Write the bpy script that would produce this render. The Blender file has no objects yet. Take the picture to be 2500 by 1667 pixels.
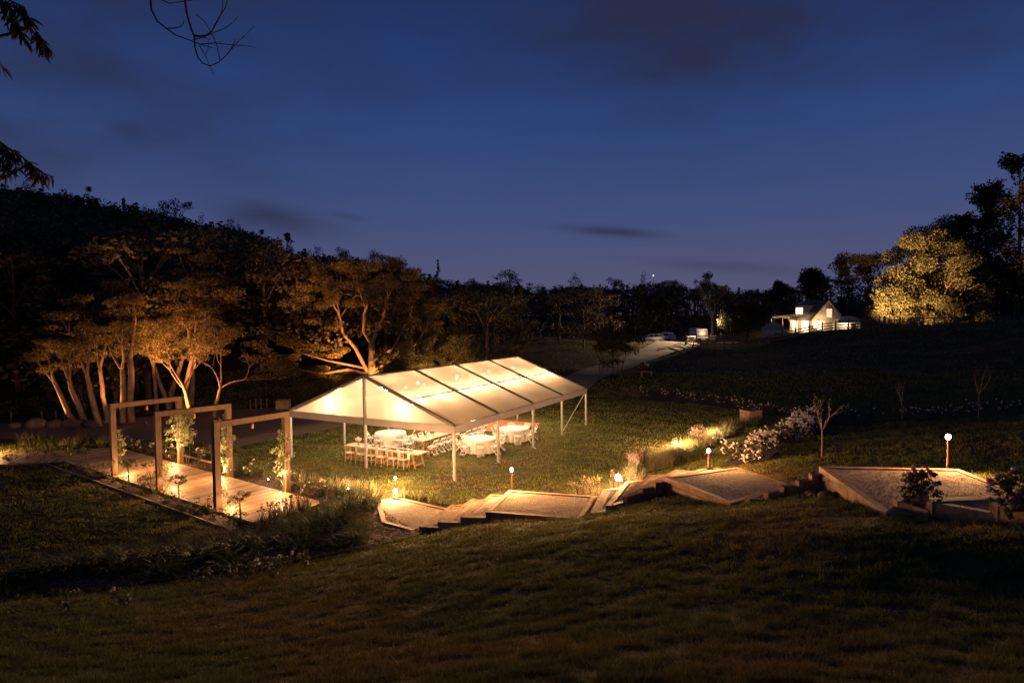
import bpy, math
import numpy as np
from mathutils import Matrix, Vector
R = np.random.default_rng(7)
C = bpy.context.scene.collection
PI = math.pi

# ------------------------------------------------------------------ camera, sky, exposure
FPX, PITCH, ROLL, CAMZ = 1500.0, 0.042, -0.009, 7.43      # lens solved from the marquee frame (2500 px wide photo)
cr, sr, cp, sp = math.cos(ROLL), math.sin(ROLL), math.cos(PITCH), math.sin(PITCH)
fwd, up0 = np.array([0, cp, -sp]), np.array([0, sp, cp])
rgt = cr*np.array([1., 0, 0]) + sr*up0
upv = -sr*np.array([1., 0, 0]) + cr*up0
cam = bpy.data.cameras.new('camera'); camo = bpy.data.objects.new('camera', cam); C.objects.link(camo)
cam.sensor_width = 36.0; cam.lens = FPX/2500*36.0; cam.clip_start = 0.05; cam.clip_end = 4000
camo.matrix_world = Matrix(((rgt[0], upv[0], -fwd[0], 0), (rgt[1], upv[1], -fwd[1], 0), (rgt[2], upv[2], -fwd[2], CAMZ), (0, 0, 0, 1)))
S = bpy.context.scene; S.camera = camo
S.view_settings.view_transform = 'Standard'; S.view_settings.look = 'None'
S.view_settings.exposure = 0.0; S.view_settings.gamma = 1.0
S.view_settings.use_curve_mapping = False
S.cycles.use_denoising = True; S.cycles.denoising_input_passes = 'RGB_ALBEDO_NORMAL'; S.cycles.denoising_prefilter = 'ACCURATE'
S.cycles.max_bounces = 6; S.cycles.transparent_max_bounces = 12; S.cycles.sample_clamp_indirect = 3.0
S.cycles.caustics_reflective = False; S.cycles.caustics_refractive = False

W = bpy.data.worlds.new('World'); S.world = W; W.use_nodes = True
wt = W.node_tree; wn = wt.nodes; wl = wt.links; wn.clear()
def WN(t, **k):
    n = wn.new(t)
    for a, b in k.items(): setattr(n, a, b)
    return n
w_out = WN('ShaderNodeOutputWorld'); w_bg = WN('ShaderNodeBackground'); w_bg.inputs[1].default_value = 1.0
w_tc = WN('ShaderNodeTexCoord'); w_sep = WN('ShaderNodeSeparateXYZ'); wl.new(w_tc.outputs['Generated'], w_sep.inputs[0])
w_rmp = WN('ShaderNodeValToRGB'); wl.new(w_sep.outputs[2], w_rmp.inputs[0])
def srgb(r, g, b):
    f = lambda c: (c/255)/12.92 if c <= 10 else ((c/255+.055)/1.055)**2.4
    return (f(r), f(g), f(b), 1)
el = w_rmp.color_ramp.elements
stops = [(0.0, (88, 85, 112)), (0.06, (83, 84, 117)), (0.15, (66, 79, 122)), (0.27, (47, 72, 124)), (0.38, (35, 61, 115)), (0.50, (27, 46, 89)), (0.75, (20, 33, 70)), (1.0, (15, 25, 56))]
el[0].position = 0; el[0].color = srgb(*stops[0][1]); el[1].position = 1; el[1].color = srgb(*stops[-1][1])
for p_, c_ in stops[1:-1]:
    e_ = el.new(p_); e_.color = srgb(*c_)
# dusk clouds: broad dark banks high up, a few thin lens clouds low down (directions of the real clouds)
def math_(op, a, b=None, c=None, clamp=False):
    n = WN('ShaderNodeMath', operation=op); n.use_clamp = clamp
    for i, v in enumerate((a, b, c)):
        if v is None: continue
        if hasattr(v, 'links') or hasattr(v, 'is_output'): wl.new(v, n.inputs[i])
        else: n.inputs[i].default_value = v
    return n.outputs[0]
w_nz = WN('ShaderNodeTexNoise'); w_map = WN('ShaderNodeMapping'); w_map.inputs['Scale'].default_value = (1, 1, 2.6)
wl.new(w_tc.outputs['Generated'], w_map.inputs[0]); wl.new(w_map.outputs[0], w_nz.inputs['Vector'])
w_nz.inputs['Scale'].default_value = 4.2; w_nz.inputs['Detail'].default_value = 7; w_nz.inputs['Roughness'].default_value = 0.5
mask = None
def raydir(px, py):
    v = fwd + rgt*(px-1250)/FPX + upv*(833.5-py)/FPX
    return v/np.linalg.norm(v)
for (px, py, wx, wy, amp) in ((1650, 60, .30, .115, 1.0), (2050, -60, .5, .12, .8), (330, 60, .24, .12, .95), (-150, 60, .34, .16, .75), (620, 130, .22, .06, .6),
                              (640, 535, .085, .022, 1.0), (1500, 566, .06, .007, .95), (300, 315, .04, .02, .75), (150, 375, .12, .016, .55),
                              (520, 402, .06, .012, .4), (1350, 180, .2, .06, .5), (840, 528, .03, .006, .5), (1750, 650, .12, .008, .35), (680, 320, .06, .02, .25)):
    d = raydir(px, py)
    az, elv = math.atan2(d[0], d[1]), d[2]
    aa = math_('SUBTRACT', math_('ARCTAN2', w_sep.outputs[0], w_sep.outputs[1]), az)
    bb = math_('SUBTRACT', w_sep.outputs[2], elv)
    bb = math_('SUBTRACT', bb, math_('MULTIPLY', aa, -0.1))
    q = math_('ADD', math_('POWER', math_('DIVIDE', aa, wx), 2), math_('POWER', math_('DIVIDE', bb, wy), 2))
    g = math_('MULTIPLY', math_('EXPONENT', math_('MULTIPLY', q, -0.8)), amp)
    mask = g if mask is None else math_('MAXIMUM', mask, g)
m2 = math_('MULTIPLY', mask, math_('MULTIPLY_ADD', w_nz.outputs[0], 2.6, -0.45))
m2 = math_('ADD', m2, math_('MULTIPLY', math_('SUBTRACT', w_nz.outputs[0], 0.56), 0.16), None, True)
mr = math_('MULTIPLY', m2, 0.86, None, True)
w_mix = WN('ShaderNodeMix', data_type='RGBA'); wl.new(mr, w_mix.inputs['Factor']); wl.new(w_rmp.outputs[0], w_mix.inputs[6]); w_mix.inputs[7].default_value = srgb(42, 43, 66)
wl.new(w_mix.outputs[2], w_bg.inputs[0]); wl.new(w_bg.outputs[0], w_out.inputs[0])

# ------------------------------------------------------------------ helpers
def ray(px, py): return fwd + rgt*(px-1250)/FPX + upv*(833.5-py)/FPX
def at(px, py, z=0.0):                                   # point of height z seen at a pixel of the photo
    r = ray(px, py); t = (z-CAMZ)/r[2]; return np.array([r[0]*t, r[1]*t, z])
def atd(px, py, d):                                      # point at depth d seen at a pixel
    r = ray(px, py); t = d/r[1]; return np.array([0, 0, CAMZ]) + r*t
def nrm(v): v = np.asarray(v, float); return v/(np.linalg.norm(v)+1e-12)

class MB:
    def __init__(s): s.v = []; s.f = []
    def add(s, V, F):
        o = len(s.v); s.v.extend([tuple(map(float, p)) for p in V]); s.f.extend([tuple(i+o for i in f) for f in F]); return s
    def hexa(s, P):   # 8 points: bottom ring, top ring
        return s.add(P, [(3, 2, 1, 0), (4, 5, 6, 7), (0, 1, 5, 4), (1, 2, 6, 5), (2, 3, 7, 6), (3, 0, 4, 7)])
    def box(s, c, d, rz=0.0):
        x, y, z = d[0]/2, d[1]/2, d[2]/2; ca, sa = math.cos(rz), math.sin(rz)
        P = [(-x, -y, -z), (x, -y, -z), (x, y, -z), (-x, y, -z), (-x, -y, z), (x, -y, z), (x, y, z), (-x, y, z)]
        return s.hexa([(c[0]+a*ca-b*sa, c[1]+a*sa+b*ca, c[2]+e) for a, b, e in P])
    def bar(s, a, b, w, h, up=(0, 0, 1)):
        a = np.array(a, float); b = np.array(b, float); d = nrm(b-a); upn = np.array(up, float)
        if abs(d@upn) > .98: upn = np.array([1., 0, 0]) if abs(d[0]) < .9 else np.array([0, 1., 0])
        x = nrm(np.cross(d, upn)); y = np.cross(x, d)
        P = [p + x*w/2*i + y*h/2*j for p in (a, b) for i, j in ((-1, -1), (1, -1), (1, 1), (-1, 1))]
        return s.hexa(P)
    def tube(s, pts, rad, n=6, cap=True):
        pts = [np.array(p, float) for p in pts]; o = len(s.v)
        if np.isscalar(rad): rad = [rad]*len(pts)
        ref = np.array([0.31, 0.17, 0.93])
        for i, p in enumerate(pts):
            d = nrm(pts[min(i+1, len(pts)-1)] - pts[max(i-1, 0)])
            if abs(d@ref) > .97: ref = np.array([.9, .3, .1])
            x = nrm(np.cross(d, ref)); y = np.cross(d, x)
            for k in range(n):
                a = 2*PI*k/n; q = p + (x*math.cos(a)+y*math.sin(a))*rad[i]; s.v.append((float(q[0]), float(q[1]), float(q[2])))
        for i in range(len(pts)-1):
            for k in range(n):
                s.f.append((o+i*n+k, o+i*n+(k+1) % n, o+(i+1)*n+(k+1) % n, o+(i+1)*n+k))
        if cap:
            s.f.append(tuple(o+k for k in range(n-1, -1, -1))); e = o+(len(pts)-1)*n; s.f.append(tuple(e+k for k in range(n)))
        return s
    def lathe(s, c, prof, n=16, wob=None):      # prof: list of (r, z)
        o = len(s.v)
        for r, z in prof:
            for k in range(n):
                a = 2*PI*k/n; rr = r if wob is None else r*(1+wob(a, z)); s.v.append((c[0]+rr*math.cos(a), c[1]+rr*math.sin(a), c[2]+z))
        for i in range(len(prof)-1):
            for k in range(n): s.f.append((o+i*n+k, o+i*n+(k+1) % n, o+(i+1)*n+(k+1) % n, o+(i+1)*n+k))
        s.f.append(tuple(o+k for k in range(n-1, -1, -1))); e = o+(len(prof)-1)*n; s.f.append(tuple(e+k for k in range(n)))
        return s
    def ball(s, c, r, n=8, m=5, sq=(1, 1, 1), jit=0.0, rng=None):
        o = len(s.v)
        for i in range(m+1):
            t = PI*i/m
            for k in range(n):
                a = 2*PI*k/n; j = 1+(rng.normal(0, jit) if jit and 0 < i < m else 0)
                s.v.append((c[0]+r*sq[0]*j*math.sin(t)*math.cos(a), c[1]+r*sq[1]*j*math.sin(t)*math.sin(a), c[2]+r*sq[2]*j*math.cos(t)))
        for i in range(m):
            for k in range(n): s.f.append((o+i*n+k, o+(i+1)*n+k, o+(i+1)*n+(k+1) % n, o+i*n+(k+1) % n))
        return s
    def prism(s, poly, z0, z1):
        n = len(poly); o = len(s.v)
        A = sum(poly[i][0]*poly[(i+1) % n][1]-poly[(i+1) % n][0]*poly[i][1] for i in range(n))
        if A < 0: poly = poly[::-1]
        s.v.extend([(p[0], p[1], z0) for p in poly]+[(p[0], p[1], z1) for p in poly])
        s.f.append(tuple(o+i for i in range(n-1, -1, -1))); s.f.append(tuple(o+n+i for i in range(n)))
        for i in range(n): s.f.append((o+i, o+(i+1) % n, o+n+(i+1) % n, o+n+i))
        return s
    def build(s, name, m, parent=None, smooth=False, label=None):
        return mesh_obj(name, np.array(s.v, float), s.f, m, parent, smooth, label)

XF = {}      # world matrices of the Empties as placed
def wm(o):
    M = XF.get(o.name, o.matrix_basis.copy())
    return wm(o.parent) @ M if o.parent else M
def mesh_obj(name, V, F, m, parent=None, smooth=False, label=None):
    V = np.asarray(V, float)
    if parent is not None:
        Mi = np.array(wm(parent).inverted()); V = V@Mi[:3, :3].T + Mi[:3, 3]
    me = bpy.data.meshes.new(name)
    if isinstance(F, np.ndarray):
        k = F.shape[1]; me.vertices.add(len(V)); me.vertices.foreach_set('co', V.astype(np.float32).ravel())
        me.loops.add(F.size); me.loops.foreach_set('vertex_index', F.astype(np.int32).ravel())
        me.polygons.add(len(F)); me.polygons.foreach_set('loop_start', np.arange(0, F.size, k, dtype=np.int32))
        me.update(calc_edges=True)
    else:
        me.from_pydata(V.tolist(), [], F); me.update()
    if smooth: me.polygons.foreach_set('use_smooth', np.ones(len(me.polygons), bool))
    if m is not None: me.materials.append(m)
    o = bpy.data.objects.new(name, me); C.objects.link(o)
    if parent is not None: o.parent = parent
    if label: o['label'] = label
    return o
def tag(o, label=None, cat=None, group=None, kind=None):
    for k, v in (('label', label), ('category', cat), ('group', group), ('kind', kind)):
        if v: o[k] = v
    return o
def thing(name, label, cat, loc=(0, 0, 0), rz=0.0, group=None):
    o = bpy.data.objects.new(name, None); C.objects.link(o); o.empty_display_size = .2
    M = Matrix.Translation(Vector([float(a) for a in loc])) @ Matrix.Rotation(rz, 4, 'Z')
    o.matrix_basis = M; XF[o.name] = M
    return tag(o, label, cat, group)
def dup(o, loc=None, rz=None, label=None, group=None, sc=None, parent=None):
    c = o.copy(); C.objects.link(c)
    if parent is not None: c.parent = parent
    if loc is not None:
        M = Matrix.Translation(Vector([float(a) for a in loc])) @ Matrix.Rotation(rz or 0.0, 4, 'Z')
        if sc: M = M @ Matrix.Scale(sc, 4)
        c.matrix_basis = M; XF[c.name] = M
    if label: c['label'] = label
    if group: c['group'] = group
    for ch in list(o.children): dup(ch, parent=c)
    return c
def place(o, loc, rz=0.0, sc=None):
    M = Matrix.Translation(Vector([float(a) for a in loc])) @ Matrix.Rotation(rz, 4, 'Z')
    if sc: M = M @ Matrix.Scale(sc, 4)
    o.matrix_basis = M; XF[o.name] = M
    return o
LK = 6.0
WARM = (1.0, 0.50, 0.19); WARM2 = (1.0, 0.66, 0.36); ORNG = (1.0, 0.43, 0.13)
def point(name, loc, watts, parent=None, col=WARM, rad=0.04, smooth=0.0):
    l = bpy.data.lights.new(name, 'POINT'); l.energy = watts*LK; l.color = col; l.shadow_soft_size = rad
    if smooth:      # frosted fitting: softens the hot spot right beside the lamp
        l.use_nodes = True; nt = l.node_tree; f = nt.nodes.new('ShaderNodeLightFalloff'); f.inputs['Strength'].default_value = 1; f.inputs['Smooth'].default_value = smooth
        nt.links.new(f.outputs['Quadratic'], nt.nodes['Emission'].inputs['Strength'])
    o = bpy.data.objects.new(name, l); C.objects.link(o)
    if parent is not None: o.parent = parent; loc = wm(parent).inverted() @ Vector([float(a) for a in loc])
    o.location = [float(a) for a in loc]; return o
def spot(name, loc, target, watts, ang=60, blend=.6, parent=None, col=WARM, rad=0.06, smooth=0.0):
    l = bpy.data.lights.new(name, 'SPOT'); l.energy = watts*LK; l.color = col; l.shadow_soft_size = rad; l.spot_size = math.radians(ang); l.spot_blend = blend
    o = bpy.data.objects.new(name, l); C.objects.link(o)
    if smooth:
        l.use_nodes = True; nt = l.node_tree; f = nt.nodes.new('ShaderNodeLightFalloff'); f.inputs['Strength'].default_value = 1; f.inputs['Smooth'].default_value = smooth
        nt.links.new(f.outputs['Quadratic'], nt.nodes['Emission'].inputs['Strength'])
    q = Vector([float(b-a) for a, b in zip(loc, target)]).to_track_quat('-Z', 'Y')
    M = Matrix.Translation(Vector([float(a) for a in loc])) @ q.to_matrix().to_4x4()
    if parent is not None: o.parent = parent; M = wm(parent).inverted() @ M
    o.matrix_basis = M; return o

# ------------------------------------------------------------------ materials
def mat(name, c1, c2=None, scale=6.0, rough=.7, bump=0.0, bscale=None, detail=6, metal=0.0, stretch=None, island=0.0, spec=.3, transl=0.0, c3=None, s3=.5, coord='Object', objrand=0.0):
    m = bpy.data.materials.new(name); m.use_nodes = True; nt = m.node_tree; N, L = nt.nodes, nt.links
    b = N['Principled BSDF']; b.inputs['Roughness'].default_value = rough; b.inputs['Metallic'].default_value = metal; b.inputs['Specular IOR Level'].default_value = spec
    tc = N.new('ShaderNodeTexCoord'); src = tc.outputs[coord]
    if stretch:
        mp = N.new('ShaderNodeMapping'); mp.inputs['Scale'].default_value = stretch; L.new(src, mp.inputs[0]); src = mp.outputs[0]
    nz = N.new('ShaderNodeTexNoise'); nz.inputs['Scale'].default_value = scale; nz.inputs['Detail'].default_value = detail; L.new(src, nz.inputs['Vector'])
    if c2 is None: c2 = tuple(x*.7 for x in c1)
    rp = N.new('ShaderNodeValToRGB'); rp.color_ramp.elements[0].position = .36; rp.color_ramp.elements[1].position = .66
    rp.color_ramp.elements[0].color = (*c2, 1); rp.color_ramp.elements[1].color = (*c1, 1); L.new(nz.outputs[0], rp.inputs[0])
    col = rp.outputs[0]
    if c3 is not None:
        n3 = N.new('ShaderNodeTexNoise'); n3.inputs['Scale'].default_value = s3; n3.inputs['Detail'].default_value = 3; L.new(tc.outputs[coord], n3.inputs['Vector'])
        r3 = N.new('ShaderNodeValToRGB'); r3.color_ramp.elements[0].position = .5; r3.color_ramp.elements[1].position = .66; L.new(n3.outputs[0], r3.inputs[0])
        mx = N.new('ShaderNodeMix'); mx.data_type = 'RGBA'; L.new(r3.outputs[0], mx.inputs['Factor']); L.new(col, mx.inputs[6]); mx.inputs[7].default_value = (*c3, 1); col = mx.outputs[2]
    if island:
        gi = N.new('ShaderNodeNewGeometry'); hs = N.new('ShaderNodeHueSaturation'); ma = N.new('ShaderNodeMath'); ma.operation = 'MULTIPLY_ADD'
        ma.inputs[1].default_value = island; ma.inputs[2].default_value = 1-island/2; L.new(gi.outputs['Random Per Island'], ma.inputs[0]); L.new(ma.outputs[0], hs.inputs['Value'])
        mh = N.new('ShaderNodeMath'); mh.operation = 'MULTIPLY_ADD'; mh.inputs[1].default_value = .05; mh.inputs[2].default_value = .475; L.new(gi.outputs['Random Per Island'], mh.inputs[0]); L.new(mh.outputs[0], hs.inputs['Hue'])
        L.new(col, hs.inputs['Color']); col = hs.outputs[0]
    if objrand:
        oi = N.new('ShaderNodeObjectInfo'); hs2 = N.new('ShaderNodeHueSaturation'); m3 = N.new('ShaderNodeMath'); m3.operation = 'MULTIPLY_ADD'; m3.inputs[1].default_value = objrand; m3.inputs[2].default_value = 1-objrand/2
        L.new(oi.outputs['Random'], m3.inputs[0]); L.new(m3.outputs[0], hs2.inputs['Value']); L.new(col, hs2.inputs['Color']); col = hs2.outputs[0]
    L.new(col, b.inputs['Base Color'])
    if bump:
        bn = N.new('ShaderNodeTexNoise'); bn.inputs['Scale'].default_value = bscale or scale*3; bn.inputs['Detail'].default_value = 5; L.new(src, bn.inputs['Vector'])
        bp = N.new('ShaderNodeBump'); bp.inputs['Strength'].default_value = min(1, bump); bp.inputs['Distance'].default_value = .02 if bump <= 1 else .02*bump; L.new(bn.outputs[0], bp.inputs['Height']); L.new(bp.outputs[0], b.inputs['Normal'])
    if transl:
        tr = N.new('ShaderNodeBsdfTranslucent'); L.new(col, tr.inputs[0]); mi = N.new('ShaderNodeMixShader'); mi.inputs[0].default_value = transl
        L.new(b.outputs[0], mi.inputs[1]); L.new(tr.outputs[0], mi.inputs[2]); L.new(mi.outputs[0], N['Material Output'].inputs[0])
    return m
def emit(name, col, s):
    m = bpy.data.materials.new(name); m.use_nodes = True; N = m.node_tree.nodes; N.clear(); o = N.new('ShaderNodeOutputMaterial'); e = N.new('ShaderNodeEmission')
    e.inputs[0].default_value = (*col, 1); e.inputs[1].default_value = s; m.node_tree.links.new(e.outputs[0], o.inputs[0]); return m
M_GROUND = mat('turf', (.06, .052, .015), (.034, .033, .01), 1.2, .95, .6, 14, c3=(.10, .062, .024), s3=.22, spec=.1)
M_GRASS = mat('grass_blade', (.165, .165, .040), (.095, .103, .025), .8, .7, island=.9, transl=.25, c3=(.19, .14, .045), s3=.25, spec=.2)
M_GRAVEL = mat('pale_gravel', (.50, .38, .26), (.26, .19, .13), 26, .95, 1, 60, c3=(.30, .22, .15), s3=1.2)
M_PEBBLE = mat('pebble', (.58, .46, .33), (.34, .26, .185), 9, .9, island=.9)
M_YARD = mat('yard_gravel', (.21, .14, .085), (.13, .085, .052), 8, .95, .8, 30, c3=(.15, .10, .062), s3=.35)
M_ROAD = mat('road_gravel', (.19, .145, .105), (.13, .10, .07), 5, .95, .5, 20)
M_MULCH = mat('bark_mulch', (.05, .029, .017), (.02, .012, .008), 14, .95, 1, 40)
M_CHIP = mat('bark_chip', (.24, .135, .08), (.07, .04, .022), 10, .9, island=.9)
M_DECK = mat('deck_timber', (.42, .28, .165), (.29, .18, .10), 9, .6, .35, 30, stretch=(6, .6, 1), objrand=.75, c3=(.30, .18, .1), s3=1.7)
M_SLEEPER = mat('sleeper_timber', (.40, .24, .135), (.26, .15, .08), 7, .8, .6, 26, objrand=.4, c3=(.2, .12, .07), s3=2.4)
M_ARCH = mat('arch_timber', (.175, .10, .053), (.11, .064, .034), 5, .7, .4, 22, stretch=(3, 3, .5), c3=(.16, .1, .055), s3=1.3)
M_ALU = mat('aluminium_frame', (.24, .215, .195), (.20, .18, .165), 3, .45, metal=.0, spec=.5)
M_RAFT = mat('dark_rafter', (.085, .07, .065), (.07, .058, .054), 3, .5)
M_VAL = mat('valance_fabric', (.20, .175, .175), (.17, .15, .15), 2, .75)
M_WHITE = mat('white_paint', (.52, .49, .45), (.47, .44, .40), 5, .45, spec=.4)
M_CLOTH = mat('linen_cloth', (.52, .485, .43), (.47, .44, .39), 30, .9, .15, 90)
M_TABLE = mat('table_timber', (.42, .28, .175), (.31, .195, .115), 6, .6, .2, 20, stretch=(.6, 5, 5))
M_TRESTLE = mat('trestle_timber', (.34, .185, .09), (.24, .125, .06), 8, .6)
M_CHIAV = mat('limewash_timber', (.44, .31, .20), (.36, .25, .155), 9, .55)
M_COPPER = mat('copper_tube', (.62, .30, .18), (.48, .22, .13), 6, .4, metal=.6)
M_DARKMET = mat('dark_metal', (.04, .035, .03), (.03, .026, .022), 6, .5)
M_BULB = emit('bulb_glow', (1, .86, .62), 60)
M_SBULB = emit('small_bulb_glow', (1, .84, .58), 26)
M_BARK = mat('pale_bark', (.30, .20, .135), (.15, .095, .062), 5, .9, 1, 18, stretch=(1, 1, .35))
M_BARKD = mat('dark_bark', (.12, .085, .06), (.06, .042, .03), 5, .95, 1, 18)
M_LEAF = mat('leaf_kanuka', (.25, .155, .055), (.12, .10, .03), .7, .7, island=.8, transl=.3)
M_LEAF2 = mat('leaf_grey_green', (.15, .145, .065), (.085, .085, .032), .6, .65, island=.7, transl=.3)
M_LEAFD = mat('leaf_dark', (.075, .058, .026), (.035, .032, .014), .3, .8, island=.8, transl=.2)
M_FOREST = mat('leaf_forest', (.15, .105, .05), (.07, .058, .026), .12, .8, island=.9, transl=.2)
M_LEAFV = mat('leaf_vine', (.42, .40, .19), (.26, .28, .11), 2, .6, island=.6, transl=.3)
M_STRAP = mat('leaf_strap', (.11, .115, .035), (.06, .068, .02), 1.5, .6, island=.7, transl=.25)
M_STRAW = mat('straw_grass', (.42, .34, .17), (.26, .21, .09), 2, .8, island=.6, transl=.25)
M_PETAL = mat('white_petal', (.80, .67, .58), (.66, .53, .45), 8, .7, transl=.2)
M_PINK = mat('pink_petal', (.50, .28, .26), (.36, .17, .16), 8, .7, transl=.2)
M_RED = mat('coral_petal', (.55, .10, .06), (.38, .05, .04), 8, .6, transl=.1)
M_ROCK = mat('field_rock', (.17, .12, .085), (.09, .062, .045), 2, .95, 1, 6)
M_FLOOR = mat('red_floor', (.36, .105, .045), (.29, .08, .034), 3, .7)
M_GLASSY = mat('dark_glass', (.02, .02, .022), (.015, .015, .016), 3, .28, spec=.6)
M_TYRE = mat('tyre_rubber', (.015, .015, .015), (.01, .01, .01), 6, .8)
M_CAR = mat('white_car_paint', (.70, .69, .68), (.66, .65, .64), 1, .25, spec=.5)
M_LAMPRED = mat('tail_lamp', (.30, .02, .02), (.22, .015, .015), 5, .3)
M_WEATHER = mat('weatherboard', (.60, .50, .38), (.50, .42, .32), 2, .7)
M_ROOF = mat('dark_roofing', (.17, .135, .125), (.12, .10, .09), 2, .6)
M_RAIL = mat('fence_timber', (.17, .125, .09), (.11, .08, .058), 4, .85)
M_LITWIN = emit('lit_window', (1, .72, .40), 3.2)
M_LITWIN2 = emit('lit_window_soft', (1, .62, .34), 1.3)
M_CERAM = mat('basket_pot', (.30, .235, .17), (.2, .15, .105), 9, .6, .5, 30, stretch=(1, 1, 7))
# tent skin: frosted translucent sheet
def tent_mat(name, tcol, mixt, clear):
    m = bpy.data.materials.new(name); m.use_nodes = True; nt = m.node_tree; N, L = nt.nodes, nt.links; N.clear()
    o = N.new('ShaderNodeOutputMaterial'); tr = N.new('ShaderNodeBsdfTranslucent'); df = N.new('ShaderNodeBsdfPrincipled'); tp = N.new('ShaderNodeBsdfTransparent')
    tc = N.new('ShaderNodeTexCoord'); nz = N.new('ShaderNodeTexNoise'); nz.inputs['Scale'].default_value = .55; nz.inputs['Detail'].default_value = 6; L.new(tc.outputs['Object'], nz.inputs['Vector'])
    rp = N.new('ShaderNodeValToRGB'); rp.color_ramp.elements[0].position = .3; rp.color_ramp.elements[1].position = .7; rp.color_ramp.elements[0].color = (*[c*.80 for c in tcol], 1); rp.color_ramp.elements[1].color = (*tcol, 1); L.new(nz.outputs[0], rp.inputs[0])
    L.new(rp.outputs[0], tr.inputs[0]); df.inputs['Base Color'].default_value = (.75, .72, .68, 1); df.inputs['Roughness'].default_value = .35
    m1 = N.new('ShaderNodeMixShader'); m1.inputs[0].default_value = mixt; L.new(tr.outputs[0], m1.inputs[1]); L.new(df.outputs[0], m1.inputs[2])
    m2_ = N.new('ShaderNodeMixShader'); m2_.inputs[0].default_value = clear; L.new(m1.outputs[0], m2_.inputs[1]); L.new(tp.outputs[0], m2_.inputs[2]); L.new(m2_.outputs[0], o.inputs[0]); return m
M_TENT = tent_mat('tent_skin', (.335, .275, .212), .12, .03)
M_GABLE = tent_mat('tent_gable_skin', (.335, .28, .215), .12, .18)
# ------------------------------------------------------------------ terrain
CP = [(0, 0, 5.8), (-6, 0, 5.2), (6, 0, 6.0), (0, -15, 8), (15, -5, 6.5), (-15, -5, 5.0), (25, 5, 6.5), (-14, 8, 2.6), (-20, 5, 3), (-25, 12, 1), (18, 10, 4.4), (20, 17, 4.0),
      (8.75, 17.9, 2.34), (7.8, 17.7, 2.0), (8.2, 17.65, 2.14), (7.3, 17.7, 1.9), (8.2, 15.5, 2.62), (5.4, 19.8, 1.42), (6.2, 17.6, 1.72), (10.5, 16, 2.5), (13.5, 16.5, 2.8), (13.2, 18.5, 2.7), (7.3, 20.3, 1.4), (8.8, 23.0, 1.55), (1, 21.3, .45),
      (0.5, 19.5, .84), (-1.5, 20.0, .56), (-3.2, 20.2, .25), (2.6, 19.2, 1.02), (4.3, 20.3, 1.2), (4, 24, .42), (1, 23.8, .2), (10, 12.2, 3.12), (12, 11, 3.5), (9, 10.5, 3.6),
      (9, 33, .08), (10.2, 26.5, 1.3), (13, 34, .55), (17.5, 36, 1.1), (20, 25, 2.6), (13.5, 22, 2.3),
      (30, 150, 6), (85, 150, 10), (125, 100, 9.5), (60, 60, 6.5), (60, 30, 6), (-36, 48, 0), (-70, 50, 2), (-60, 75, 9), (-30, 75, 6), (0, 82, 4), (20, 98, 3.4),
      (-190, 270, 18), (0, 270, 6), (170, 270, 8), (0, -70, 12), (70, -40, 12), (-70, -40, 6), (-95, 0, 3), (-110, 70, 18)]
for px, py, d in ((1250, 1667, 4.6), (0, 1667, 7), (2500, 1667, 5), (2500, 1450, 9), (1000, 1330, 18), (1000, 1400, 14), (1000, 1500, 10), (1000, 1667, 5.5), (1400, 1290, 17), (1400, 1400, 11.5), (1400, 1500, 8.5),
                  (1750, 1240, 16.4), (1750, 1350, 12), (1750, 1500, 8), (2100, 1278, 12.8), (2100, 1400, 9.5), (600, 1400, 16.5), (600, 1550, 10), (300, 1450, 14.5), (300, 1667, 7.5), (0, 1540, 11),
                  (2008, 1043, 35), (2500, 1010, 34), (1700, 985, 50), (1800, 1005, 45), (1450, 975, 54), (2000, 900, 60), (2300, 890, 58),
                  (1674, 842, 88), (1828, 850, 86), (1913, 829, 88), (2019, 808, 88), (2147, 799, 88), (2285, 792, 90), (2500, 784, 92),
                  (1430, 935, 58), (1500, 905, 65), (1600, 870, 76), (1660, 845, 88), (1590, 840, 105), (1700, 832, 110), (1960, 815, 112), (2250, 793, 100)):
    CP.append(tuple(atd(px, py, d)))
for px, py, d, h in ((60, 440, 150, 13), (400, 515, 160, 13), (740, 600, 170, 13), (1100, 675, 190, 12), (1500, 697, 200, 12), (1900, 705, 190, 12), (2400, 690, 170, 14)):
    p = atd(px, py, d); CP.append((p[0], p[1], p[2]-h))
CP = np.array(CP)
def _phi(r2): return np.where(r2 > 1e-9, r2*np.log(np.maximum(r2, 1e-9)), 0)
def _fit(P, z, lam=2.0):
    n = len(P); P = P/50; A = _phi(((P[:, None]-P[None])**2).sum(-1)) + np.eye(n)*lam*1e-3
    B = np.c_[np.ones(n), P]; M = np.block([[A, B], [B.T, np.zeros((3, 3))]])
    return np.linalg.solve(M, np.r_[z, 0, 0, 0])
TPW = _fit(CP[:, :2], CP[:, 2])
FLAT = np.array([(-3.2, 23.4), (0, 25.5), (4, 28), (8, 33.5), (12, 41), (13, 46), (7, 53), (4, 57), (-8, 56), (-20, 50), (-40, 46), (-75, 43), (-75, 14.5), (-30, 15), (-16, 16), (-9, 19), (-5.6, 21)])
def inpoly(x, y, P):
    P = np.asarray(P, float); r = np.zeros(x.shape, bool); j = len(P)-1
    for i in range(len(P)):
        xi, yi, xj, yj = *P[i][:2], *P[j][:2]
        c = ((yi > y) != (yj > y)) & (x < (xj-xi)*(y-yi)/((yj-yi)+1e-12)+xi); r ^= c; j = i
    return r
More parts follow.
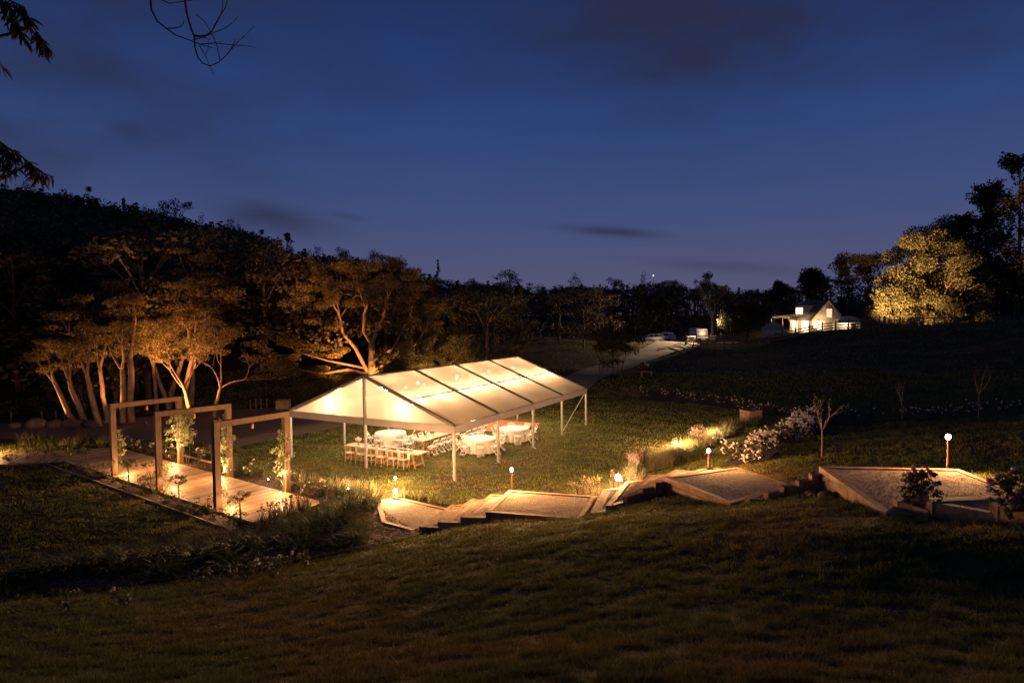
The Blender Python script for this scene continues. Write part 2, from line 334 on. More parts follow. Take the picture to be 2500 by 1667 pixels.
def polydist(x, y, P):
    P = np.asarray(P, float)[:, :2]; d = np.full(x.shape, 1e9)
    for i in range(len(P)):
        a, b = P[i-1], P[i]; ab = b-a; t = np.clip(((x-a[0])*ab[0]+(y-a[1])*ab[1])/(ab@ab), 0, 1)
        d = np.minimum(d, np.hypot(x-a[0]-t*ab[0], y-a[1]-t*ab[1]))
    return d
def H(x, y):
    x = np.asarray(x, float); y = np.asarray(y, float); sh = x.shape; x = x.ravel(); y = y.ravel()
    r = np.hypot(x, y); k = np.minimum(1, 270/np.maximum(r, 1e-6)); x = x*k; y = y*k
    Q = CP[:, :2]/50; out = np.zeros(len(x))
    for s in range(0, len(x), 20000):
        X = np.c_[x[s:s+20000], y[s:s+20000]]/50
        out[s:s+20000] = _phi(((X[:, None]-Q[None])**2).sum(-1))@TPW[:len(Q)] + TPW[-3] + X@TPW[-2:]
    ins = inpoly(x, y, FLAT); d = polydist(x, y, FLAT); t = np.clip(d/4.5, 0, 1); t = t*t*(3-2*t)
    out = np.where(ins, 0.0, np.maximum(out, -.4)*t)
    out += np.where(ins, 0, .05*t*np.sin(x*.9+1.3*np.sin(y*.5))*np.cos(y*.8+.7*np.sin(x*.6)))*np.clip(r/25, .25, 1)
    return out.reshape(sh)
def h1(x, y): return float(H(np.array([x]), np.array([y]))[0])

# stair footprints (near side / far side), solved from the photo
L1P = [(-5.5, 24.2), (-4.74, 21.72), (-3.41, 20.75), (-3.25, 20.69), (-2.35, 23.15), (-4.82, 24.85)]
L2P = [(-.97, 20.42), (2.2, 19.6), (3.09, 22.16), (-.18, 23.03)]
L3P = [(5.21, 21.12), (6.47, 18.05), (9.18, 19.96), (8.27, 22.43)]
L4P = [(8.98, 17.91), (8.33, 13.56), (12.45, 13.4), (12.8, 17.45)]
FA = ([(-3.25, 20.69), (-2.59, 20.58), (-1.82, 20.5), (-.97, 20.42)], [(-2.35, 23.15), (-1.62, 23.15), (-.9, 23.1), (-.18, 23.03)], [.27, .46, .65])
FB = ([(2.48, 19.68), (3.03, 19.93), (3.65, 20.38), (4.26, 20.83), (4.75, 21.02), (5.21, 21.12)], [(3.3, 22.4), (4.2, 22.8), (5.2, 23.2), (6.2, 23.3), (7.3, 23.0), (8.27, 22.43)], [1.0, 1.16, 1.32, 1.48, 1.64])
FC = ([(6.8, 17.95), (7.32, 17.87), (7.77, 17.84), (8.2, 17.8), (8.6, 17.84), (8.98, 17.91)], [(9.3, 19.8), (10.0, 19.6), (10.8, 19.2), (11.5, 18.7), (12.2, 18.1), (12.8, 17.45)], [1.98, 2.17, 2.36, 2.55, 2.74])
FD = ([(8.74, 14.05), (9.04, 13.36), (9.78, 12.5), (10.3, 11.2)], [(12.46, 14.3), (12.5, 13.75), (12.6, 13.0), (13.2, 11.6)], [3.12, 3.31, 3.5])
def flight_poly(F): return F[0]+F[1][::-1]
STAIRS = [L1P, L2P, L3P, L4P]+[flight_poly(F) for F in (FA, FB, FC, FD)]
# boardwalk frame
DD = np.array([.8134, -.5817]); DN = np.array([.5817, .8134])
def dk(s, n): return DD*s + DN*n           # s along, n across
DS0, DS1 = -38.9, -22.45
DN0, DN1 = 12.27, 15.13
def deck_s(p): return float(np.dot(p, DD))
MAIN_S0 = deck_s(np.array([-22.9, 34.0])); MAIN_S1 = deck_s(np.array([-8.6, 23.0]))
BR_A = np.array([-22.75, 34.95]); BRD = nrm(np.array([-.965, -.262])); BRN = np.array([-BRD[1], BRD[0]])*1.0   # branch to the left, BRN points toward the camera side
DECKP = [dk(MAIN_S0, DN0), dk(MAIN_S1, DN0), dk(MAIN_S1, DN1), dk(MAIN_S0, DN1)]
YARD = [(-60, 38.5), (-36, 38.2), (-24.5, 38.0), (-17.8, 36.3), (-15.97, 35.08), (-13.36, 38.87), (-10.9, 42.5), (-6, 49), (-1, 54.5), (5, 57.5), (11, 61), (9, 65), (2, 62), (-8, 59), (-20, 52), (-24, 48.6), (-29, 45.6), (-40, 43.2), (-60, 42)]

# ground as one sheet, fine in front, coarse behind and far away
az = np.r_[np.arange(-58, 58, .5), np.arange(58, 302, 3.0)]*PI/180
rr = np.r_[np.geomspace(.8, 60, 120), np.geomspace(62, 300, 60), np.geomspace(330, 2500, 10)]
AZ, RR = np.meshgrid(az, rr); GX, GY = RR*np.sin(AZ), RR*np.cos(AZ); GZ = H(GX, GY)
for P in STAIRS:
    ins = inpoly(GX, GY, P); GZ = np.where(ins, GZ-.25, GZ)
na, nr = len(az), len(rr); V = np.c_[GX.ravel(), GY.ravel(), GZ.ravel()]
I, J = np.meshgrid(np.arange(nr-1), np.arange(na), indexing='ij'); J2 = (J+1) % na
F = np.c_[(I*na+J).ravel(), ((I+1)*na+J).ravel(), ((I+1)*na+J2).ravel(), (I*na+J2).ravel()]
F = F[:, ::-1]
V = np.r_[V, [[0, 0, h1(0, 0)]]]; g = mesh_obj('ground', V, F, M_GROUND, smooth=True); tag(g, kind='structure')
cap = MB(); cap.v = [tuple(V[k]) for k in range(na)]+[tuple(V[-1])]; cap.f = [(k, na, (k+1) % na) for k in range(na)]
gc = cap.build('ground', M_GROUND, smooth=True); tag(gc, kind='structure')

def strip(name, A, B, dz, m, n=40, k=8, kind='structure', drape=True, crown=0.0):
    def res(P, n):
        P = np.array(P, float); d = np.r_[0, np.cumsum(np.hypot(*np.diff(P, axis=0).T))]; t = np.linspace(0, d[-1], n)
        return np.c_[np.interp(t, d, P[:, 0]), np.interp(t, d, P[:, 1])]
    A, B = res(A, n), res(B, n); w = np.linspace(0, 1, k)[None, :, None]; P = A[:, None]*(1-w)+B[:, None]*w
    Z = H(P[..., 0], P[..., 1]) + dz + crown*(1-(2*w[..., 0]-1)**2); V = np.dstack([P, Z]).reshape(-1, 3)
    i, j = np.meshgrid(np.arange(n-1), np.arange(k-1), indexing='ij'); F = np.c_[(i*k+j).ravel(), ((i+1)*k+j).ravel(), ((i+1)*k+j+1).ravel(), (i*k+j+1).ravel()]
    o = mesh_obj(name, V, F, m, smooth=True); 
    if o.data.polygons[0].normal.z < 0: o.data.flip_normals()
    tag(o, kind=kind); return o
mb = MB(); o_ = [(p[0], p[1], .02) for p in YARD]; mb.add(o_, [tuple(range(len(o_)))]); yd = mb.build('gravel_yard', M_YARD); tag(yd, kind='structure')
if yd.data.polygons[0].normal.z < 0: yd.data.flip_normals()
# driveway from the yard up to the parked cars
RC = [atd(px, py, d)[:2] for px, py, d in ((1350, 957, 55), (1400, 944, 58), (1445, 921, 62), (1500, 903, 67), (1560, 882, 74), (1612, 862, 82), (1650, 846, 92), (1672, 836, 105), (1680, 831, 118))]
RC = np.array(RC); tn = np.gradient(RC, axis=0); tn /= np.linalg.norm(tn, axis=1)[:, None]; nn = np.c_[-tn[:, 1], tn[:, 0]]
RWID = np.array([1.7, 1.7, 1.7, 1.8, 2.0, 2.4, 3.0, 4.4, 6])[:, None]
ROADA, ROADB = RC+nn*RWID, RC-nn*RWID
strip('driveway', ROADA, ROADB, .10, M_ROAD, 60, 10, crown=.05)
CARP = [atd(px, 842, d)[:2] for px, d in ((1540, 100), (1690, 100), (1690, 116), (1540, 116))]
strip('car_park', [CARP[0], CARP[1]], [CARP[3], CARP[2]], .07, M_ROAD, 20, 10)
# mulched garden beds
strip('garden_bed', [dk(MAIN_S0-.5, 11.6), dk(MAIN_S1, 11.5)], [dk(MAIN_S0-.5, DN0-.02), dk(MAIN_S1, DN0-.02)], .035, M_MULCH, 40, 5)
strip('garden_bed', [dk(MAIN_S0+.6, DN1+.02), dk(MAIN_S1+.2, DN1+.02)], [dk(MAIN_S0+.6, 17.3), dk(MAIN_S1+.2, 17.4)], .035, M_MULCH, 40, 6)
BANKN = [(-12.4, 16.0), (-9.5, 17.0), (-6.3, 18.3), (-3.9, 19.7), (-3.0, 20.45)]
BANKF = [(-13.2, 17.4), (-11.2, 20.0), (-8.6, 22.6), (-6.6, 23.4), (-5.3, 23.6)]
strip('garden_bed', BANKN, BANKF, .05, M_MULCH, 70, 24)
BEDR = ([(-26.6, 37.3), (-23.6, 37.9), (-20.5, 36.4), (-17.3, 34.2)], [(-27, 36.0), (-23.4, 36.6), (-21, 34.6), (-17.9, 32.4)])
strip('garden_bed', BEDR[0], BEDR[1], .04, M_MULCH, 20, 6)
BEDL = [(8.2, 24.4), (11, 28), (14.2, 32.5), (17.2, 36.6)], [(9.8, 23.7), (12.4, 27.5), (15.6, 31.7), (18.3, 35.8)]
strip('garden_bed', BEDL[0], BEDL[1], .05, M_MULCH, 30, 8)
BEDH = [tuple(atd(px, py, d)[:2]) for px, py, d in ((1560, 972, 53), (1700, 984, 50), (1800, 1000, 46), (1920, 1040, 39), (2010, 1043, 35), (2200, 1027, 34.5), (2500, 1008, 34), (2700, 1000, 34))]
BEDH2 = [(x*1.06+.3, y*1.06) for x, y in BEDH]
strip('garden_bed', BEDH, BEDH2, .05, M_MULCH, 60, 6)
BANKP = BANKN+BANKF[::-1]

# ------------------------------------------------------------------ boardwalk
GROUP = {}
bw = thing('boardwalk', 'long timber boardwalk of pale planks running under the three wooden arches', 'boardwalk', (*dk((MAIN_S0+MAIN_S1)/2, 13.7), 0))
pm = MB().box((0, 0, 0), (.142, DN1-DN0, .04)); proto = None
ang = math.atan2(DD[1], DD[0]); s = MAIN_S0+.07; i = 0
def deck_plank(parent, ctr, a, L):
    ob = MB().box((0, 0, 0), (.132, L, .04)).build('plank', M_DECK)
    ob.parent = parent; pz = wm(parent).inverted() @ Vector((ctr[0], ctr[1], ctr[2])); ob.location = pz; ob.rotation_euler = (0, 0, a); return ob
first = None
while s < MAIN_S1:
    c = dk(s, (DN0+DN1)/2); a = ang+R.normal(0, .002); z = .10+R.normal(0, .0025)
    if first is None: first = deck_plank(bw, (*c, z), a, DN1-DN0)
    else:
        ob = first.copy(); C.objects.link(ob); ob.location = wm(bw).inverted() @ Vector((c[0], c[1], z)); ob.rotation_euler = (0, 0, a)
    s += .146
MB().prism([tuple(p) for p in DECKP], .0, .075).build('joist_frame', M_TRESTLE, bw)
for n_ in (DN0-.025, DN1+.025):
    MB().bar((*dk(MAIN_S0, n_), .06), (*dk(MAIN_S1, n_), .06), .045, .13).build('edge_board', M_DECK, bw)
bl = thing('boardwalk', 'side branch of the boardwalk leading off to the left edge past the small rose bushes', 'boardwalk', (BR_A[0], BR_A[1], 0))
BRW = 2.95; ba = math.atan2(BRD[1], BRD[0]); fst = None; s = -.2
# the branch: runs from the far corner of the main run to the left; planks along its width
while s < 14.5:
    c = BR_A + BRD*s + BRN*(BRW/2); a = ba+R.normal(0, .002); z = .088+R.normal(0, .0025)
    if fst is None: fst = deck_plank(bl, (*c, z), a, BRW)
    else:
        ob = fst.copy(); C.objects.link(ob); ob.location = wm(bl).inverted() @ Vector((c[0], c[1], z)); ob.rotation_euler = (0, 0, a)
    s += .146
c0 = BR_A-BRD*.3; c1 = BR_A+BRD*14.6
BRP = [tuple(c0), tuple(c1), tuple(c1+BRN*BRW), tuple(c0+BRN*BRW)]
MB().prism(BRP, 0, .062).build('joist_frame', M_TRESTLE, bl)
# timber lawn edging
ed = thing('lawn_edging', 'thin timber edging between the dark lower lawn and the mulched rose bed', 'edging', (*dk(MAIN_S0, 11.5), 0))
for k in range(7):
    a_, b_ = MAIN_S0-.6+k*2.55, MAIN_S0-.6+(k+1)*2.55-.01
    MB().bar((*dk(a_, 11.55-.01*k), .035), (*dk(b_, 11.55-.01*(k+1)), .035), .06, .06).build('edging_board', M_SLEEPER, ed)
ed2 = thing('lawn_edging', 'low timber edging along the rose bed on the marquee side of the boardwalk', 'edging', (*dk(MAIN_S0+4, 16.4), 0))
for k in range(5):
    a_, b_ = MAIN_S0+3+k*2.7, MAIN_S0+3+(k+1)*2.7-.01
    MB().bar((*dk(a_, 16.35), .06), (*dk(b_, 16.35), .06), .06, .14).build('edging_board', M_SLEEPER, ed2)

# ------------------------------------------------------------------ terraced steps
def sleepers(parent, a, b, ztop, courses, w=.17, h=.185, maxlen=2.6):
    a = np.array(a, float); b = np.array(b, float); L = np.linalg.norm(b-a); n = max(1, round(L/maxlen))
    for c in range(courses):
        for k in range(n):
            p = a+(b-a)*k/n; q = a+(b-a)*(k+1)/n; d = nrm(q-p)*.004; z = ztop-h/2-c*(h+.004)
            j = R.normal(0, .004)
            MB().bar((*(p+d), z+j), (*(q-d), z+j), w-abs(R.normal(0, .004)), h).build('sleeper', M_SLEEPER, parent)
def pebbles(parent, poly, z, n, seed, size=.011):
    r = np.random.default_rng(seed); P = np.array(poly); lo, hi = P.min(0), P.max(0); pts = np.zeros((0, 2))
    while len(pts) < n:
        q = r.uniform(lo, hi, (n, 2)); pts = np.r_[pts, q[inpoly(q[:, 0], q[:, 1], P)]]
    pts = pts[:n]; s = size*r.uniform(.6, 1.7, (n, 1, 1)); base = np.array([(1, 0, 0), (0, 1, 0), (-1, 0, 0), (0, -1, 0), (0, 0, .8), (0, 0, -.8)], float)
    base = base[None]*r.uniform(.6, 1.3, (n, 6, 1)); a = r.uniform(0, 6.28, n); ca, sa = np.cos(a)[:, None], np.sin(a)[:, None]
    X = base[..., 0]*ca-base[..., 1]*sa; Y = base[..., 0]*sa+base[..., 1]*ca; Vv = np.dstack([X, Y, base[..., 2]])*s + np.c_[pts, np.full(n, z)][:, None]
    f = np.array([(0, 1, 4), (1, 2, 4), (2, 3, 4), (3, 0, 4)]); Ff = (f[None]+(np.arange(n)*6)[:, None, None]).reshape(-1, 3)
    o = mesh_obj('pebbles', Vv.reshape(-1, 3), Ff, M_PEBBLE, parent); tag(o, kind='stuff'); return o
def inset(poly, d):
    P = np.array(poly, float); A = sum(P[i-1][0]*P[i][1]-P[i][0]*P[i-1][1] for i in range(len(P))); s_ = 1 if A > 0 else -1; out = []
    for i in range(len(P)):
        a, b, c = P[i-1], P[i], P[(i+1) % len(P)]; n1 = nrm([-(b-a)[1], (b-a)[0]])*s_; n2 = nrm([-(c-b)[1], (c-b)[0]])*s_
        m = nrm(n1+n2); out.append(tuple(b+m*d/max(.35, m@n1)))
    return out
def landing(label, poly, z, courses, edges=None, npeb=5000, seed=1):
    c = np.mean(poly, axis=0); t = thing('gravel_landing', label, 'landing', (*c, z-.4)); q = inset(poly, .1); n = len(poly)
    MB().prism(inset(poly, .15), z-.55, z-.035).build('gravel_bed', M_GRAVEL, t)
    for i in range(n):
        if edges is not None and i not in edges: continue
        a, b = np.array(q[i]), np.array(q[(i+1) % n]); d = nrm(b-a)*.09
        sleepers(t, a-d*(1 if i % 2 == 0 else -1), b+d*(1 if i % 2 == 0 else -1), z+(.003 if i % 2 else 0), courses)
    pebbles(t, inset(poly, .2), z-.03, npeb, seed); return t
landing('lowest gravel landing in front of the bark mulch, where the garden steps begin', L1P, .09, 1, edges=[0, 1, 2, 4, 5], npeb=5000, seed=1)
landing('gravel landing with timber edges below the copper lamp nearest the marquee', L2P, .84, 3, npeb=6500, seed=2)
landing('middle gravel landing between the blond grasses and the curved flight of timber steps', L3P, 1.79, 3, npeb=7000, seed=3)
landing('largest gravel landing at right, ringed by thick sleepers, beneath the copper lamp post', L4P, 2.93, 4, npeb=9000, seed=4)
def flight(label, F, zend, endpoly=None, seed=9, npeb=1100):
    near, far, zs = F; t = thing('timber_steps', label, 'steps', (*near[0], zs[0]-.3))
    for k, z in enumerate(zs):
        a, b, a2, b2 = [np.array(p, float) for p in (near[k], far[k], near[k+1], far[k+1])]
        inn = nrm((a2+b2-a-b)); sleepers(t, a+inn*.1, b+inn*.1, z, 2)
        poly = [tuple(a+inn*.17), tuple(a2+inn*.1), tuple(b2+inn*.1), tuple(b+inn*.17)]
        MB().prism(poly, z-.4, z-.03).build('gravel_tread', M_GRAVEL, t)
        ac = nrm(b-a)
        sleepers(t, a+inn*.19+ac*.085, a2+inn*.02+ac*.085, z-.004, 2); sleepers(t, b+inn*.19-ac*.085, b2+inn*.02-ac*.085, z-.004, 2)
        pebbles(t, inset(poly, .16), z-.025, npeb, seed*10+k)
    return t
flight('lowest flight of long timber steps rising from the bark mulch to the first landing', FA, .84, seed=11)
flight('short curved flight of timber steps behind the brightest lamp', FB, 1.79, seed=12)
flight('curved flight of timber steps climbing from the middle landing to the largest landing', FC, 2.93, seed=13)
flight('dark timber steps in the right corner carrying the two flower arrangements', FD, 3.5, seed=14)
# ------------------------------------------------------------------ marquee
TH = 1.066; MU = np.array([math.cos(TH), math.sin(TH)]); MV = np.array([-math.sin(TH), math.cos(TH)]); MBc = np.array([-2.63, 27.285])
MW, ML, ME, MR = 10.44, 15.6, 2.5, 4.508
def mq(u, v, z): p = MBc+MU*u+MV*v; return np.array([p[0], p[1], z])
def slope_z(v): return ME+(MR-ME)*(1-abs(v-MW/2)/(MW/2))
mk = thing('marquee', 'big lit white wedding marquee with open sides standing on the lawn', 'marquee', mq(ML/2, MW/2, 0))
NB = 4; bay = ML/NB; PUR = .5
for side in (0, 1):
    for b in range(NB):
        for h_ in (0, 1):
            u0, u1 = b*bay+.06, (b+1)*bay-.06
            f0, f1 = (0.0, PUR) if h_ == 0 else (PUR, 1.0)
            v0, v1 = [(MW/2*f if side == 0 else MW-MW/2*f) for f in (f0, f1)]
            mb = MB(); nu, nv = 8, 6
            for i in range(nu+1):
                for j in range(nv+1):
                    fu, fv = i/nu, j/nv; v = v0+(v1-v0)*fv; sag = -.075*math.sin(PI*fu)*math.sin(PI*fv)+.008*math.sin(fv*9+b*2+fu*5)*math.sin(PI*fu)
                    mb.v.append(tuple(mq(u0+(u1-u0)*fu, v, slope_z(v)+.03+sag)))
            for i in range(nu):
                for j in range(nv): k = i*(nv+1)+j; mb.f.append((k, k+nv+1, k+nv+2, k+1))
            o = mb.build('roof_panel', M_TENT, mk, smooth=True)
for u_, nm in ((0.0, 'gable_panel'), (ML, 'gable_panel')):
    for side in (0, 1):
        e = .05; va, vb = ((0.0+e, MW/2-.09) if side == 0 else (MW-e, MW/2+.09)); mb = MB(); n = 10
        for i in range(n+1):
            v = va+(vb-va)*i/n; zt = slope_z(v)-.06
            for j in range(5): mb.v.append(tuple(mq(u_+.02*math.sin(i*1.1)*math.sin(j), v, ME-.02+(zt-ME+.02)*j/4)))
        for i in range(n):
            for j in range(4): k = i*5+j; mb.f.append((k, k+5, k+6, k+1))
        mb.build(nm, M_GABLE, mk, smooth=True)
for b in range(NB+1):
    u_ = b*bay
    for side in (0, 1):
        v0 = 0 if side == 0 else MW
        p, q = mq(u_, v0, ME+.045), mq(u_, MW/2, MR+.045)
        MB().bar(p, q, .13, .12, up=(0, 0, 1)).build('rafter', M_RAFT, mk)
        lg = MB().bar(mq(u_, v0, 0.02), mq(u_, v0, ME-.02), .12, .10, up=(*MV, 0)).build('leg', M_ALU, mk)
        pl = MB().box(mq(u_, v0, .012), (.30, .24, .018), TH)
        for sx in (-.11, .11): pl.tube([mq(u_+sx, v0, .0), mq(u_+sx, v0, .1)], .014, 6)
        pl.build('base_plate', M_DARKMET, lg)
for u_ in (0.0, ML):
    lg = MB().bar(mq(u_, MW/2, .02), mq(u_, MW/2, ME-.3), .11, .10, up=(*MV, 0)).build('gable_leg', M_ALU, mk)
    MB().box(mq(u_, MW/2, .012), (.3, .24, .018), TH).build('base_plate', M_DARKMET, lg)
    MB().bar(mq(u_-.05 if u_ == 0 else u_+.05, MW/2, ME-.30), mq(u_-.05 if u_ == 0 else u_+.05, MW/2, MR-.02), .13, .07, up=(*MV, 0)).build('gable_post', M_RAFT, mk)
MB().bar(mq(0, MW/2, MR+.03), mq(ML, MW/2, MR+.03), .10, .08).build('ridge_beam', M_RAFT, mk)
for v in (MW/2*PUR, MW-MW/2*PUR):
    MB().bar(mq(0, v, slope_z(v)+.03), mq(ML, v, slope_z(v)+.03), .055, .055).build('purlin', M_RAFT, mk)
for v in (0.0, MW):
    MB().bar(mq(.07, v, ME-.03), mq(ML-.07, v, ME-.03), .10, .12).build('eave_beam', M_ALU, mk)
    for b in range(NB):
        s_ = -1 if v == 0 else 1
        MB().bar(mq(b*bay+.01, v+s_*.075, ME-.14), mq((b+1)*bay-.01, v+s_*.075, ME-.14), .016, .34).build('valance', M_VAL, mk)
for u_ in (0.0, ML):
    s_ = -1 if u_ == 0 else 1
    for a_, b_ in ((.0, MW/2-.06), (MW/2+.06, MW)):
        MB().bar(mq(u_+s_*.075, a_, ME-.14), mq(u_+s_*.075, b_, ME-.14), .016, .34).build('valance', M_VAL, mk)
a_ = 3*bay
MB().bar(mq(a_+.1, .02, .25), mq(ML-.1, .02, ME-.25), .045, .03).build('brace', M_ALU, mk)
MB().tube([mq(a_+.1, -.02, ME-.25), mq(ML-.1, -.02, .25)], .014, 5).build('brace', M_DARKMET, mk)
# festoon bulbs under the purlins
fest = []
for row, v in enumerate((MW/2*PUR+.25, MW-MW/2*PUR-.25)):
    t = thing('festoon_string', ('string of warm festoon bulbs under the camera side of the marquee roof', 'string of warm festoon bulbs under the far side of the marquee roof')[row], 'string lights', mq(ML/2, v, slope_z(v)-.1))
    us = np.linspace(.75, ML-.6, 9); zt = slope_z(v)-.06; pts = []
    for i in range(len(us)-1):
        for f in np.linspace(0, 1, 6, endpoint=False): pts.append(mq(us[i]+(us[i+1]-us[i])*f, v, zt-.22*math.sin(PI*f)*.6-.12))
    pts.append(mq(us[-1], v, zt-.12)); MB().tube(pts, .008, 4).build('cable', M_DARKMET, t)
    for i, u_ in enumerate(us):
        MB().tube([mq(u_, v, zt-.12), mq(u_, v, zt-.24)], .018, 6).build('bulb_holder', M_DARKMET, t)
        MB().ball(mq(u_, v, zt-.30), .065, 8, 6).build('bulb', M_BULB, t)
        point('festoon_light', mq(u_+.0, v, zt-.43), 56, t, WARM2, .05)
# three clusters hung from the ridge
t = thing('festoon_string', 'row of bulbs hanging from the marquee ridge', 'string lights', mq(ML/2, MW/2, MR-.1))
for u_ in (1.2, 4.2, 8.0, 11.7, 15.0):
    MB().tube([mq(u_, MW/2, MR-.02), mq(u_, MW/2, MR-.62)], .007, 4).build('cord', M_DARKMET, t)
    MB().ball(mq(u_, MW/2, MR-.70), .075, 8, 6).build('bulb', M_BULB, t)
    point('festoon_light', mq(u_, MW/2, MR-.86), 20, t, WARM2, .05)
fl = MB()
flo = thing('dance_floor', 'low red-brown dance floor at the far end of the marquee', 'dance floor', mq(13.0, 5.6, 0)); k = 0
for i in range(4):
    for j in range(5):
        MB().box(mq(11.5+i*.98, 3.5+j*.98, .025), (.972, .972, .05), TH).build('floor_panel', M_FLOOR, flo)

# ------------------------------------------------------------------ chairs
def chiavari():
    t = thing('banquet_chair', '', 'chair'); w, d, sh, bh = .185, .19, .45, .90
    MB().box((0, 0, sh), (.40, .40, .025)).build('seat', M_CHIAV, t)
    MB().box((0, 0, sh+.030), (.385, .385, .035)).build('cushion', M_CLOTH, t)
    for sx in (-1, 1):
        MB().tube([(sx*w, d, sh), (sx*(w+.006), d+.015, 0)], [.015, .012], 6).build('front_leg', M_CHIAV, t)
        MB().tube([(sx*(w+.004), -d-.06, 0), (sx*w, -d, sh*.6), (sx*w, -d, sh), (sx*(w-.008), -d-.03, .7), (sx*(w-.012), -d-.07, bh)], [.012, .015, .016, .015, .012], 6).build('rear_leg', M_CHIAV, t)
        for z in (.17, .26): MB().tube([(sx*w, d, z), (sx*w, -d-.02, z)], .009, 5).build('stretcher', M_CHIAV, t)
    for z in (.19, .27): MB().tube([(-w, -d-.02, z), (w, -d-.02, z)], .009, 5).build('stretcher', M_CHIAV, t)
    MB().tube([(-w, d, .2), (w, d, .2)], .009, 5).build('stretcher', M_CHIAV, t)
    for z, y in ((.56, -d-.008), (.64, -d-.018), (.72, -d-.035), (.80, -d-.05), (.885, -d-.068)):
        MB().tube([(-w+.006, y, z), (0, y-.018, z), (w-.006, y, z)], .010, 5).build('back_rail', M_CHIAV, t)
    sp = MB()
    for i in range(6): x = -.13+.052*i; sp.tube([(x, -d-.066, .80), (x, -d-.083, .885)], .006, 4)
    sp.build('back_spindles', M_CHIAV, t); return t
def folding():
    t = thing('folding_chair', '', 'chair'); w = .205
    MB().box((0, .02, .45), (.36, .38, .03)).build('seat', M_WHITE, t)
    MB().box((0, .02, .472), (.33, .34, .016)).build('seat_pad', M_WHITE, t)
    for sx in (-1, 1):
        MB().bar((sx*w, .24, 0), (sx*w, -.25, .80), .022, .04, up=(0, 1, 0)).build('front_leg', M_WHITE, t)
        MB().bar((sx*(w-.03), -.27, 0), (sx*(w-.03), .18, .45), .02, .035, up=(0, 1, 0)).build('rear_leg', M_WHITE, t)
    a = np.array([0, -.25, .80]); dd = nrm(np.array([0, -.49, .80]))
    MB().bar((-w, -.235, .79), (w, -.235, .79), .03, .06).build('top_rail', M_WHITE, t)
    MB().bar((-w, -.155, .66), (w, -.155, .66), .018, .12, up=(0, -.5, .85)).build('back_panel', M_WHITE, t)
    MB().bar((-w+.03, -.25, .035), (w-.03, -.25, .035), .02, .045).build('crossbar', M_WHITE, t)
    MB().bar((-w, .22, .06), (w, .22, .06), .02, .035).build('crossbar', M_WHITE, t)
    MB().bar((-w+.03, -.19, .09), (w-.03, -.19, .09), .02, .03).build('crossbar', M_WHITE, t); return t
def yaw_to(d):   # chair looks along +y
    return math.atan2(-d[0], d[1])
# front trestle table with six limewash chairs
def trestle_table(name, label, u0, u1, v0, v1, along, ntr=3):
    c = mq((u0+u1)/2, (v0+v1)/2, 0); t = thing(name, label, 'table', c, TH)
    n = 5; 
    for k in range(n):
        if along == 'v': a = mq(u0+(u1-u0)*(k+.5)/n, v0, .745); b = mq(u0+(u1-u0)*(k+.5)/n, v1, .745); wd = (u1-u0)/n-.005
        else: a = mq(u0, v0+(v1-v0)*(k+.5)/n, .745); b = mq(u1, v0+(v1-v0)*(k+.5)/n, .745); wd = (v1-v0)/n-.005
        MB().bar(a, b, wd, .036).build('top_board', M_TABLE, t)
    for i in range(ntr):
        f = .1+.8*i/(ntr-1)
        tr = MB()
        if along == 'v': P = lambda a, s_, z: mq(u0+(u1-u0)*a, v0+(v1-v0)*f+s_, z)
        else: P = lambda a, s_, z: mq(u0+(u1-u0)*f+s_, v0+(v1-v0)*a, z)
        for a in (.08, .92):
            for s_ in (-.26, .26): tr.bar(P(a, s_, 0), P(.14 if a < .5 else .86, s_*.18, .72), .075, .04)
        for s_ in (-.2, .2): tr.bar(P(.09, s_, .18), P(.91, s_, .18), .03, .08)
        tr.bar(P(.05, 0, .695), P(.95, 0, .695), .07, .06); tr.build('trestle', M_TRESTLE, t)
    return t
trestle_table('trestle_table', 'long timber trestle table nearest the camera, with greenery and six limewash chairs', .92, 1.78, 2.75, 7.6, 'v')
trestle_table('trestle_table', 'timber trestle table with white folding chairs in the middle of the marquee', 3.65, 6.45, 4.5, 5.35, 'u')
trestle_table('trestle_table', 'timber trestle table behind the middle one, farther from the camera', 6.75, 9.55, 4.45, 5.3, 'u')
ch = chiavari(); ORD = ['leftmost', 'second from the left', 'third from the left', 'fourth from the left', 'fifth from the left', 'rightmost']
for i, v in enumerate((7.0, 6.3, 5.62, 4.98, 4.2, 3.62)):
    p = mq(.84+R.normal(0, .02), v, 0); rz = yaw_to(np.r_[MU, 0])+R.normal(0, .05)
    lb = 'limewash spindle-back chair, %s of six along the front trestle table' % ORD[i]
    if i == 0: place(ch, p, rz); ch['label'] = lb; ch['group'] = 'chairs along the front trestle table'
    else: dup(ch, p, rz, lb, 'chairs along the front trestle table')
for i, v in enumerate((7.0, 6.3, 5.62, 4.98, 4.2, 3.62)):      # napkins hanging over the table edge
    mb = MB(); vv = v-.30
    prof = [(1.28, .772), (1.0, .77), (.918, .768), (.905, .72), (.9, .6), (.895, .47)]
    for u_, z in prof:
        for s_ in (-.07, -.02, .03, .07): mb.v.append(tuple(mq(u_+.012*math.sin(s_*70), vv+s_*(1+.25*(z < .6)), z)))
    for k in range(len(prof)-1):
        for j in range(3): a = k*4+j; mb.f.append((a, a+1, a+5, a+4))
    o = mb.build('napkin', M_CLOTH, None, smooth=True); tag(o, 'white napkin hanging over the front table edge beside the %s chair' % ORD[i], 'napkin', 'napkins on the front trestle table')
    so = o.modifiers.new('thick', 'SOLIDIFY'); so.thickness = .006
    p = MB().lathe(mq(1.15, v-.02, .765), [(.05, 0), (.08, .004), (.135, .018), (.13, .02), (.07, .01)], 14).build('plate', M_WHITE); tag(p, 'white plate set at the %s place of the front table' % ORD[i], 'plate', 'plates on the front table')
